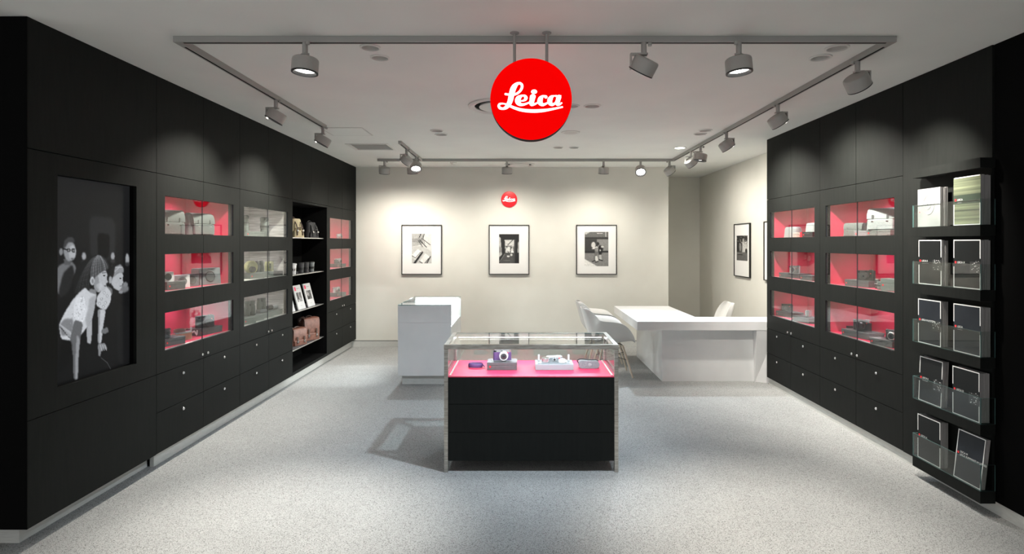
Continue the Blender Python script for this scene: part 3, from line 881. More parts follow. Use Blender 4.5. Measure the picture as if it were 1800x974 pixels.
# ------------------------------------------------------------------ ceiling fittings
dl_labels = ['recessed round downlight behind the front track, left', 'recessed round downlight just clear of the front track, left',
    'recessed round downlight hidden partly by front track, right', 'recessed round downlight near the right track corner',
    'recessed round downlight half hidden beside the hanging sign', 'recessed round downlight right of the hanging sign',
    'farther small recessed downlight left of the hanging sign', 'nearer small recessed downlight left of the hanging sign',
    'lower of two recessed downlights beside the right track', 'upper of two recessed downlights beside the right track',
    'glowing recessed downlight near the right end of back track', 'small left recessed downlight below the hanging sign', 'small right recessed downlight below the hanging sign']
for (u, v, r, lit), lab in zip(DOWN, dl_labels):
    x, y = ceil_pt(u, v)
    t = thing('recessed_downlight', lab, 'downlight', (x, y, HC), group='recessed ceiling downlights')
    MB().lathe([(r*0.80, 0.001), (r, 0.001), (r, -0.004), (r*0.82, -0.007), (r*0.80, -0.003), (r*0.80, 0.001)], (x, y, HC-0.001), (0,0,1), 40, False, False).build('trim_ring', trimwhite, t)
    MB().lathe([(r*0.82, -0.003), (r*0.72, 0.022), (r*0.50, 0.030), (0.002, 0.032)], (x, y, HC), (0,0,1), 36, False, True).build('reflector', recessgrey if not lit else trimwhite, t)
    MB().lathe([(r*0.42, 0.0295), (r*0.3, 0.024), (0.003, 0.022)], (x, y, HC), (0,0,1), 24).build('lamp', recessgrey if not lit else lensglow, t)
    if lit:
        MB().lathe([(r*0.79, 0.004), (0.003, 0.002)], (x, y, HC), (0,0,1), 30).build('diffuser', lensglow, t)
        lamp_spot('downlight_lamp', (x, y, HC-0.012), (0,0,-1), 60, WARM, 100, 0.8, 0.04, t)
# flush disc speaker
x, y = ceil_pt(1003, 232.5)
t = thing('ceiling_speaker', 'flat round grey ceiling speaker under the hanging sign', 'speaker', (x, y, HC))
MB().lathe([(0.100, 0), (0.098, 0.006), (0.085, 0.008)], (x, y, HC-0.0005), (0,0,-1), 40).build('rim', trimwhite, t)
MB().lathe([(0.084, 0), (0.06, 0.002), (0.003, 0.003)], (x, y, HC-0.0075), (0,0,-1), 40).build('grille', recessgrey, t)
for (u, v, r, lab) in ((879, 186, 0.272, 'large round ceiling air diffuser behind the hanging red sign'), (913, 288.5, 0.225, 'round ceiling air diffuser near the back wall')):
    x, y = ceil_pt(u, v)
    t = thing('air_diffuser', lab, 'air diffuser', (x, y, HC), group='round ceiling air diffusers')
    MB().lathe([(r, 0), (r, -0.010), (r*0.93, -0.020), (r*0.80, -0.010), (r*0.80, -0.001)], (x, y, HC-0.0005), (0,0,1), 64, False, False).build('outer_ring', trimwhite, t)
    MB().lathe([(r*0.80, -0.002), (r*0.66, -0.004), (r*0.64, -0.0005)], (x, y, HC), (0,0,1), 64, False, False).build('air_slot', gapblack, t)
    MB().lathe([(0.004, -0.001), (r*0.64, -0.001), (r*0.66, -0.016), (r*0.60, -0.024), (0.004, -0.026)], (x, y, HC), (0,0,1), 64).build('centre_cone', trimwhite, t)
# small smoke detector
x, y = ceil_pt(797, 285.5)
t = thing('smoke_detector', 'small white ceiling detector in front of the back wall', 'smoke detector', (x, y, HC))
MB().lathe([(0.05, 0), (0.05, 0.012), (0.042, 0.018)], (x, y, HC-0.0005), (0,0,-1), 28).build('base', trimwhite, t)
MB().lathe([(0.034, 0), (0.032, 0.012), (0.01, 0.016)], (x, y, HC-0.018), (0,0,-1), 28).build('sensor_cap', trimwhite, t)
# vent grille
t = thing('ceiling_vent', 'rectangular ceiling vent grille near the left wall', 'vent', ((VENT[0]+VENT[1])/2, (VENT[2]+VENT[3])/2, HC))
mb = MB()
a, b, c, d = VENT
mb.box(a, b, c, c+0.032, HC-0.006, HC-0.0005).box(a, b, d-0.032, d, HC-0.006, HC-0.0005)
mb.box(a, a+0.032, c+0.032, d-0.032, HC-0.006, HC-0.0005).box(b-0.032, b, c+0.032, d-0.032, HC-0.006, HC-0.0005)
mb.build('frame', trimwhite, t, smooth=False)
n = 16
for i in range(n):
    yy = c+0.04 + (d-c-0.08)*i/(n-1)
    mb = MB()
    mb.rings([[Vector((xx, yy-0.010, HC+0.004)), Vector((xx, yy-0.008, HC+0.002)), Vector((xx, yy+0.010, HC+0.020)), Vector((xx, yy+0.008, HC+0.022))] for xx in (a+0.033, b-0.033)])
    mb.build('slat', recessgrey, t, smooth=False)
box('duct_back', gapblack, a+0.033, b-0.033, c+0.033, d-0.033, HC+0.06, HC+0.065, t)
# access hatch
t = thing('access_hatch', 'square flush ceiling access hatch at the end of left track', 'hatch', (-1.84, 5.98, HC))
box('hatch_panel', ceilpaint, -2.04, -1.632, 5.788, 6.178, HC-0.004, HC-0.0005, t)
mb = MB()
for (x0, x1, y0, y1) in ((-2.055,-1.617,5.773,5.783),(-2.055,-1.617,6.183,6.193),(-2.055,-2.045,5.783,6.183),(-1.627,-1.617,5.783,6.183)):
    mb.box(x0, x1, y0, y1, HC-0.003, HC-0.0005)
mb.build('hatch_frame', recessgrey, t, smooth=False)

# ------------------------------------------------------------------ pictures
def paint1():
    p = Paint(48, 72, 0.82)
    X = lambda x: (x-60)/520*48
    Y = lambda y: (y-90)/775*72
    p.poly([(0,Y(430)),(X(330),Y(400)),(48,Y(560)),(48,72),(0,72)], 0.76, 3)
    for i in range(9):
        p.line(X(75+i*32), 0, X(90+i*38), Y(300+i*6), 1.1, 0.25, alpha=0.85)
    for i in range(7):
        p.line(0, Y(230+i*30), X(330), Y(230+i*22), 1.0, 0.3, alpha=0.8)
    p.line(X(300), Y(95), X(250), Y(200), 2, 0.15); p.line(X(385), Y(95), X(355), Y(200), 2, 0.15)
    p.line(X(230), Y(260), X(340), Y(425), 1.4, 0.15); p.line(X(270), Y(260), X(445), Y(440), 1.8, 0.1); p.line(X(320), Y(210), X(545), Y(380), 1.4, 0.15)
    p.poly([(X(60),Y(640)),(X(215),Y(490)),(X(330),Y(560)),(X(150),Y(770))], 0.92, 1)
    p.poly([(X(270),Y(810)),(X(410),Y(600)),(X(545),Y(690)),(X(380),72)], 0.9, 1)
    p.poly([(X(95),72),(X(330),Y(550)),(X(360),Y(580)),(X(160),72)], 0.08, 1)
    p.line(X(60), Y(660), X(150), Y(720), 1.4, 0.2); p.line(X(150), Y(730), X(290), Y(570), 1.2, 0.2)
    p.line(X(265), Y(815), X(340), 72, 1.6, 0.15); p.line(X(400), 72, X(500), Y(740), 1.6, 0.2); p.line(X(455), 72, X(550), Y(690), 2.4, 0.12)
    p.noise(0.05, 2, 1); return p
def paint2():
    p = Paint(48, 72, 0.12)
    X = lambda x: (x-110)/520*48
    Y = lambda y: (y-100)/765*72
    p.poly([(0,Y(160)),(X(150),Y(200)),(X(185),Y(640)),(0,Y(710))], 0.72, 1)
    p.poly([(0,Y(420)),(X(165),Y(450)),(X(175),Y(560)),(0,Y(600))], 0.5, 3)
    p.poly([(X(255),Y(248)),(X(528),Y(248)),(X(495),Y(590)),(X(270),Y(590))], 0.8, 1)
    p.line(X(335), Y(385), X(470), Y(250), 1.6, 0.15); p.line(X(265), Y(415), X(440), Y(412), 1.4, 0.2)
    rs = np.random.RandomState(4)
    for i in range(26):
        p.ell(X(rs.uniform(270,500)), Y(rs.uniform(410,585)), rs.uniform(.6,2), rs.uniform(.8,3), rs.choice([0.15,0.35,0.95]), 0, 0.8)
    p.ell(X(370), Y(500), 3.2, 6, 0.88, 1); p.ell(X(415), Y(470), 1.2, 6, 0.2, 0)
    p.poly([(X(240),Y(600)),(X(490),Y(600)),(X(500),72),(X(120),72)], 0.30, 2)
    p.ell(X(350), Y(680), 3.6, 2, 0.9, 1); p.ell(X(430), Y(640), 2.6, 3, 0.8, 1)
    p.line(X(125), Y(820), X(260), Y(620), 1.4, 0.5); p.line(X(230), Y(790), X(400), Y(790), 1.0, 0.5)
    p.poly([(X(500),Y(250)),(X(535),Y(250)),(X(520),72),(X(480),72)], 0.28, 1)
    p.poly([(X(600),Y(330)),(X(630),Y(280)),(X(630),Y(590)),(X(585),Y(590))], 0.62, 1)
    p.noise(0.08, 5, 1); return p
def paint3():
    p = Paint(54, 78, 0.5)
    X = lambda x: (x-80)/528*54
    Y = lambda y: (y-100)/780*78
    p.poly([(0,0),(54,0),(54,Y(220)),(0,Y(220))], 0.40, 1)
    p.poly([(0,0),(X(200),0),(X(110),Y(165)),(0,Y(140))], 0.72, 1)
    p.poly([(0,Y(220)),(54,Y(215)),(54,Y(275)),(0,Y(275))], 0.18, 1)
    p.poly([(0,Y(275)),(X(350),Y(275)),(X(350),Y(575)),(0,Y(580))], 0.22, 1)
    p.poly([(X(350),Y(275)),(54,Y(275)),(54,Y(530)),(X(350),Y(530))], 0.55, 1)
    for i in range(7): p.line(X(370+i*36), Y(280), X(370+i*36), Y(525), 0.8, 0.45)
    p.poly([(0,Y(530)),(54,Y(530)),(54,Y(570)),(0,Y(580))], 0.14, 1)
    p.poly([(0,Y(715)),(X(360),78),(0,78)], 0.88, 1)
    p.poly([(X(350),Y(128)),(X(480),Y(128)),(X(480),Y(142)),(X(350),Y(142))], 0.9, 0)
    p.poly([(X(535),0),(X(560),0),(X(556),Y(215)),(X(535),Y(215))], 0.72, 0)
    p.ell(X(275), Y(400), 4.8, 7, 0.8, 1); p.ell(X(350), Y(390), 3, 4, 0.25, 1); p.ell(X(375), Y(370), 2.6, 4, 0.12, 1)
    p.poly([(X(235),Y(485)),(X(340),Y(430)),(X(385),Y(450)),(X(380),Y(540)),(X(310),Y(540)),(X(300),Y(490))], 0.85, 0)
    for i in range(4): p.line(X(305), Y(470+i*20), X(380), Y(465+i*20), 1, 0.2)
    p.poly([(X(385),Y(440)),(X(420),Y(400)),(X(495),Y(460)),(X(480),Y(540)),(X(450),Y(620)),(X(390),Y(620))], 0.1, 1)
    p.ell(X(475), Y(440), 4, 1.6, 0.8, 0); p.ell(X(425), Y(520), 1.6, 2, 0.75, 0)
    p.poly([(X(310),Y(540)),(X(385),Y(540)),(X(380),Y(600)),(X(330),Y(650)),(X(300),Y(750)),(X(270),Y(760))], 0.42, 1)
    p.poly([(X(315),Y(650)),(X(360),Y(650)),(X(385),Y(740)),(X(350),Y(770)),(X(310),Y(740))], 0.82, 0)
    p.poly([(X(405),Y(620)),(X(450),Y(620)),(X(460),Y(740)),(X(410),Y(730))], 0.72, 1)
    p.line(X(250), Y(772), X(310), Y(750), 2, 0.08); p.line(X(320), Y(790), X(375), Y(775), 2, 0.08); p.line(X(395), Y(730), X(475), Y(752), 2.2, 0.08)
    p.noise(0.07, 6, 1); return p
def paint4():
    p = Paint(44, 60, 0.45)
    p.poly([(0,0),(44,0),(44,14),(30,10),(22,20),(20,40),(0,40)], 0.16, 2)
    p.poly([(24,8),(40,6),(44,40),(24,40)], 0.78, 2)
    p.poly([(0,44),(44,38),(44,60),(0,60)], 0.38, 2)
    p.ell(15, 28, 5, 10, 0.5, 2); p.line(4, 46, 24, 46, 2, 0.15); p.ell(39, 36, 4, 5, 0.12, 1); p.ell(36, 10, 6, 5, 0.2, 2)
    rs = np.random.RandomState(8)
    for i in range(50):
        p.ell(rs.uniform(0,44), rs.uniform(0,20), 1.5, 1.2, rs.choice([0.1,0.3,0.8]), 0, 0.7)
    p.noise(0.1, 9, 1); return p

def picture(label, W, H, fn, iw, ih, ioff, pnt, base):
    """fn(a, b, d): a along the wall, b up, d out from the wall"""
    t = thing('framed_photograph', label, 'picture', base, group='framed black and white photographs')
    fw, th = 0.011, 0.028
    mb = MB()
    for (a0, a1, b0, b1) in ((-W/2, W/2, H/2-fw, H/2), (-W/2, W/2, -H/2, -H/2+fw), (-W/2, -W/2+fw, -H/2+fw, H/2-fw), (W/2-fw, W/2, -H/2+fw, H/2-fw)):
        c = [fn(a, b, d) for d in (0.001, th) for a, b in ((a0,b0),(a1,b0),(a1,b1),(a0,b1))]
        v = [mb.bm.verts.new(q) for q in c]
        for f in ((0,3,2,1),(4,5,6,7),(0,1,5,4),(1,2,6,5),(2,3,7,6),(3,0,4,7)):
            mb.bm.faces.new([v[i] for i in f])
    mb.build('frame', framedark, t, smooth=False)
    a_, b_ = W/2-fw, H/2-fw
    mb = MB()
    v = [mb.bm.verts.new(fn(a, b, d)) for d in (0.004, 0.016) for a, b in ((-a_,-b_),(a_,-b_),(a_,b_),(-a_,b_))]
    for f in ((0,3,2,1),(4,5,6,7),(0,1,5,4),(1,2,6,5),(2,3,7,6),(3,0,4,7)):
        mb.bm.faces.new([v[i] for i in f])
    m_ = mb.build('mount', mattwhite, t, smooth=False)
    print_grid('photo_print', pnt, lambda s, q: fn(-iw/2+s*iw, ioff+ih/2-q*ih, 0.0165), printmat, m_, (1, 0.99, 0.94))
    return t

ZP = (1.882+1.116)/2
for (xa, xb, iu0, iu1, iv0, iv1, pf, lab) in (
        (-1.852, -1.232, 724.3, 758.8, 411.0, 463.0, paint1, 'framed photo of pale angular shapes, left on back wall'),
        (-0.505, 0.116, 877.4, 912.4, 411.7, 462.9, paint2, 'framed dark photo of a doorway view under the red badge'),
        (0.843, 1.466, 1027.6, 1069.2, 407.7, 468.0, paint3, 'framed photo of figures in a street, right on back wall')):
    xc = (xa+xb)/2
    k = YB/F
    off = CAMZ - ((iv0+iv1)/2-V0)*k - ZP
    xo = ((iu0+iu1)/2-U0)*k - xc
    picture(lab, xb-xa, 0.766, lambda a, b, d, xc=xc: (xc+a, YB-d, ZP+b), (iu1-iu0)*k, (iv1-iv0)*k, off, pf(), (xc, YB-0.014, ZP))
for (ya, yb, lab) in ((7.88, 8.46, 'framed photo with dark foliage on the alcove side wall'), (6.83, 7.42, 'framed photo half hidden behind the right cabinet end')):
    yc = (ya+yb)/2
    # seen from the room (looking +x) the picture's left is the far (+y) end
    picture(lab, yb-ya, 0.766, lambda a, b, d, yc=yc: (3.18-d, yc-a, ZP+b), 0.40, 0.36, 0.03, paint4(), (3.166, yc, ZP))

# ------------------------------------------------------------------ central glass showcase
CX0, CX1, CY0, CY1, CZT, CZF = -0.542, 0.675, 3.97, 4.53, 0.891, 0.669
t = thing('glass_showcase', 'low black showcase with steel frame and lit glass top, centre of shop', 'showcase', ((CX0+CX1)/2, (CY0+CY1)/2, 0))
PW = 0.028
for x in (CX0, CX1-PW):
    for y in (CY0, CY1-PW):
        box('post', steel, x, x+PW, y, y+PW, 0, CZT-0.034, t, 0.0015)
RZ = CZT-0.033
for (x0, x1, y0, y1) in ((CX0-0.001, CX1+0.001, CY0-0.001, CY0+0.030), (CX0-0.001, CX1+0.001, CY1-0.030, CY1+0.001), (CX0-0.001, CX0+0.030, CY0+0.0302, CY1-0.0302), (CX1-0.030, CX1+0.001, CY0+0.0302, CY1-0.0302)):
    box('top_rail', steel, x0, x1, y0, y1, RZ, CZT, t, 0.001)
BX0, BX1 = CX0+PW+0.001, CX1-PW-0.001
for z0, z1 in ((0.474, 0.662), (0.278, 0.474), (0.078, 0.278)):
    box('front_panel', blackpanel, BX0, BX1, CY0+0.004, CY0+0.022, z0+0.0015, z1-0.0015, t)
box('body', gapblack, BX0, BX1, CY0+0.0225, CY1-0.0225, 0.078, 0.661, t)
box('side_panel', blackpanel, CX0+0.004, CX0+0.022, CY0+PW+0.001, CY1-PW-0.001, 0.078, 0.661, t)
box('side_panel', blackpanel, CX1-0.022, CX1-0.004, CY0+PW+0.001, CY1-PW-0.001, 0.078, 0.661, t)
box('back_panel', blackpanel, BX0, BX1, CY1-0.022, CY1-0.004, 0.078, 0.661, t)
box('display_floor', redlining, CX0+0.004, CX1-0.004, CY0+0.004, CY1-0.004, 0.6625, CZF, t)
pane('glass_pane', BX0, BX1, CY0+0.010, CY0+0.016, CZF+0.0005, RZ-0.0005, t)
pane('glass_pane', BX0, BX1, CY1-0.016, CY1-0.010, CZF+0.0005, RZ-0.0005, t)
pane('glass_pane', CX0+0.010, CX0+0.016, CY0+PW+0.001, CY1-PW-0.001, CZF+0.0005, RZ-0.0005, t)
pane('glass_pane', CX1-0.016, CX1-0.010, CY0+PW+0.001, CY1-PW-0.001, CZF+0.0005, RZ-0.0005, t)
pane('glass_top', CX0+0.0305, CX1-0.0305, CY0+0.0305, CY1-0.0305, CZT-0.009, CZT-0.001, t)
for x in (CX0+0.034, CX1-0.046):
    box('floor_edge_strip', alu, x, x+0.012, CY0+0.03, CY1-0.03, CZF+0.0003, CZF+0.005, t)
for (x0, x1, y0, y1) in ((CX0+0.045, CX1-0.045, CY1-0.030, CY1-0.020), (CX0+0.045, CX1-0.045, CY0+0.0305, CY0+0.0385)):
    zz = RZ if y0 > 4.2 else RZ+0.016
    box('led_strip', ledwhite, x0, x1, y0, y1, zz-0.006, zz-0.0005, t)
    box('led_housing', alu, x0, x1, y0-0.0001, y1+0.001, zz-0.0004, zz+0.003, t)
    lamp_area('strip_lamp', ((x0+x1)/2, (y0+y1)/2, zz-0.008), (0, 0.25 if y0 < 4.2 else -0.25, -1), x1-x0, 0.01, P_CASE, (0.88, 0.92, 1.0), t)

# ------------------------------------------------------------------ white counter with lit glass case
t = thing('display_counter', 'tall white counter with glowing glass case on top, left of centre', 'counter', (-1.093, 6.905, 0))
KX0, KX1, KY0, KY1 = -1.393, -0.794, 6.40, 7.41
box('body', whitepaint, KX0+0.002, KX1-0.002, KY0+0.0205, KY1-0.002, 0.106, 0.645, t)
box('front_panel', whitepaint, KX0, KX1, KY0, KY0+0.02, 0.106, 0.706, t, 0.001)
box('front_panel', whitepaint, KX0, KX1, KY0, KY0+0.02, 0.707, 0.898, t, 0.001)
box('case_floor', whitepaint, KX0+0.002, KX1-0.002, KY0+0.0205, KY1-0.002, 0.6455, 0.653, t)
box('back_panel', whitepaint, KX0, KX1, KY1-0.0015, KY1+0.018, 0.106, 0.898, t)
pane('glass_pane', KX1-0.008, KX1-0.002, KY0+0.021, KY1-0.003, 0.6535, 0.897, t)
pane('glass_pane', KX0+0.002, KX0+0.008, KY0+0.021, KY1-0.003, 0.6535, 0.897, t)
pane('glass_top', KX0, KX1, KY0, KY1+0.018, 0.8985, 0.906, t)
box('plinth', plinthgrey, KX0+0.035, KX1-0.035, KY0+0.055, KY1-0.03, 0, 0.1055, t)
for yy in (KY0+0.03, KY1-0.02):
    box('led_strip', ledwhite, KX0+0.03, KX1-0.03, yy, yy+0.012, 0.884, 0.893, t)
    lamp_area('strip_lamp', ((KX0+KX1)/2, yy+0.006, 0.882), (0, 0.4 if yy < 6.9 else -0.4, -1), KX1-KX0-0.06, 0.012, P_COUNTER, (0.96, 0.98, 1.0), t)

# ------------------------------------------------------------------ white L-shaped desk
t = thing('service_desk', 'white L-shaped desk with thick top beside the right cabinets', 'desk', (2.0, 7.2, 0))
DZ, DT = 0.707, 0.099
DY0 = 6.468
mb = MB()
L_out = [(1.314, DY0), (3.178, DY0), (3.178, 6.89), (2.100, 6.89), (2.088, 8.08), (1.314, 8.08)]
mb.prism(L_out, lambda a, b, z: (a, b, z), DZ-DT, DZ)
mb.build('desk_top', whitepaint, t, smooth=False, bevel=0.0015)
box('modesty_panel', whitepaint, 1.624, 2.689, 6.582, 6.61, 0, DZ-DT-0.0005, t, 0.001)
box('side_panel', whitepaint, 1.624, 1.65, 6.611, 8.04, 0, DZ-DT-0.0005, t, 0.001)
box('rear_panel', whitepaint, 1.651, 2.06, 8.015, 8.04, 0, DZ-DT-0.0005, t)
# flared end support against the cabinets
mb = MB()
mb.rings([[Vector((2.690, 6.560, 0)), Vector((2.90, 6.478, 0)), Vector((2.90, 6.80, 0)), Vector((2.690, 6.80, 0))],
          [Vector((2.672, 6.470, DZ-DT-0.0006)), Vector((2.90, 6.470, DZ-DT-0.0006)), Vector((2.90, 6.80, DZ-DT-0.0006)), Vector((2.672, 6.80, DZ-DT-0.0006))]])
mb.build('end_support', whitepaint, t, smooth=False)

# ------------------------------------------------------------------ shell armchairs
def armchair(label, loc, rz, arm=1.0):
    t = thing('shell_armchair', label, 'chair', loc, rz, group='white shell armchairs', local=True)
    # centre-line stations: x, z, half width, side rise, side forward shift, outward flare
    ST_ = [(0.285, 0.405, 0.175, 0.020, -0.01, 0.03), (0.275, 0.432, 0.185, 0.060, -0.02, 0.05), (0.20, 0.428, 0.190, 0.175, -0.02, 0.09),
           (0.10, 0.415, 0.190, 0.240, 0.0, 0.115), (0.00, 0.405, 0.188, 0.262, 0.0, 0.12), (-0.10, 0.405, 0.185, 0.268, 0.01, 0.115),
           (-0.19, 0.425, 0.180, 0.255, 0.035, 0.105), (-0.245, 0.480, 0.175, 0.215, 0.075, 0.09), (-0.275, 0.560, 0.172, 0.150, 0.10, 0.07),
           (-0.300, 0.650, 0.168, 0.085, 0.10, 0.045), (-0.322, 0.735, 0.160, 0.035, 0.085, 0.02), (-0.338, 0.795, 0.145, 0.0, 0.06, 0.0), (-0.345, 0.815, 0.120, -0.008, 0.045, 0.0)]
    bm = bmesh.new()
    rows = []
    NS = 17
    for (x, z, w, rise, fw, fl) in ST_:
        row = []
        for i in range(NS):
            s = -1 + 2*i/(NS-1)
            a = abs(s)
            h = max(0.0, (a-0.45)/0.55)
            hz = h*h*(3-2*h)
            y = math.copysign(w*min(a/0.62, 1.0)**0.9 + fl*(0.3+0.7*arm)*max(0, (a-0.55)/0.45)**1.4, s) if a > 1e-6 else 0
            row.append(bm.verts.new((x + fw*hz, y, z + rise*hz*arm + 0.012*a*a)))
        rows.append(row)
    for r0, r1 in zip(rows[:-1], rows[1:]):
        for i in range(NS-1):
            bm.faces.new((r0[i], r0[i+1], r1[i+1], r1[i]))
    me = bpy.data.meshes.new('shell')
    bm.to_mesh(me); bm.free()
    me.materials.append(shellwhite)
    me.polygons.foreach_set('use_smooth', [True]*len(me.polygons))
    o = bpy.data.objects.new('shell', me)
    COL.objects.link(o); o.parent = t; FP[o.name] = Vector((0,0,0))
    md = o.modifiers.new('thickness', 'SOLIDIFY'); md.thickness = 0.007
    md = o.modifiers.new('smooth', 'SUBSURF'); md.levels = 1; md.render_levels = 2
    for sx in (-1, 1):
        for sy in (-1, 1):
            lg = MB().cyl((0.02+sx*0.115, sy*0.115, 0.372), (0.02+sx*0.225, sy*0.20, 0.0), 0.0145, 0.010, 12).build('leg', dowel, t)
            MB().tube([(0.02+sx*0.05, sy*0.05, 0.385), (0.02+sx*0.10, sy*0.10, 0.385), (0.02+sx*0.128, sy*0.118, 0.36), (0.02+sx*0.14, sy*0.135, 0.30)], 0.006).build('mount', blackwire, lg)
    for sx in (-1, 1):
        MB().tube([(0.02+sx*0.14, -0.135, 0.30), (0.02+sx*0.17, 0.158, 0.20)], 0.0035).build('wire_brace', blackwire, t)
        MB().tube([(0.02+sx*0.14, 0.135, 0.30), (0.02+sx*0.17, -0.158, 0.20)], 0.0035).build('wire_brace', blackwire, t)
        MB().tube([(0.02-0.14, sx*0.135, 0.30), (0.02+0.17, sx*0.158, 0.20)], 0.0035).build('wire_brace', blackwire, t)
        MB().tube([(0.02+0.14, sx*0.135, 0.30), (0.02-0.17, sx*0.158, 0.20)], 0.0035).build('wire_brace', blackwire, t)
    return t
armchair('white shell armchair on wooden legs, nearer one beside the desk', (1.075, 6.95, 0), 0.0)
armchair('white shell armchair behind its twin beside the desk', (1.085, 7.72, 0), 0.0)
armchair('white shell chair behind the desk, only its back showing', (2.43, 7.52, 0), PI, 0.18)

# ------------------------------------------------------------------ brochure rack
t = thing('brochure_rack', 'black wall rack with five glass-fronted brochure ledges', 'rack', (XR, 3.63, 0))
RX, RY0, RY1 = 2.694, 3.342, 3.921
box('back_panel', blackpanel, XR, XR+0.02, 3.366, 4.152, 0.08, HC-0.001, t)
box('rack_body', gapblack, XR+0.0205, 3.205, 3.366, 4.152, 0.08, HC-0.002, t)
box('hood', blackpanel, RX, XR-0.0005, RY0, RY1, 2.045, 2.104, t)
GB = [1.709, 1.324, 0.927, 0.536, 0.143]
for gz in GB:
    lz = gz-0.066 if gz > 0.2 else 0.069
    l = box('ledge', blackpanel, RX, XR-0.0005, RY0, RY1, lz, gz-0.002, t)
    pane('front_glass', RX, RX+0.005, RY0, RY1, gz-0.001, gz+0.152, l)
    pane('end_glass', RX+0.0055, XR-0.001, RY0, RY0+0.005, gz-0.001, gz+0.152, l)
    pane('end_glass', RX+0.0055, XR-0.001, RY1-0.005, RY1, gz-0.001, gz+0.152, l)

def text_part(body, size, pos, m, parent, fnrot):
    c = bpy.data.curves.new('cover_title', 'FONT')
    c.body = body; c.size = size
    c.align_x = 'LEFT'
    tmp = bpy.data.objects.new('cover_title_text', c)
    COL.objects.link(tmp)
    me = bpy.data.meshes.new_from_object(tmp.evaluated_get(bpy.context.evaluated_depsgraph_get()))
    bpy.data.objects.remove(tmp)
    me.materials.clear()
    me.materials.append(m)
    o = bpy.data.objects.new('cover_title', me)
    COL.objects.link(o)
    o.parent = parent
    o.location = Vector(pos) - FP[parent.name]
    o.rotation_euler = fnrot
    FP[o.name] = Vector(pos)
    return o

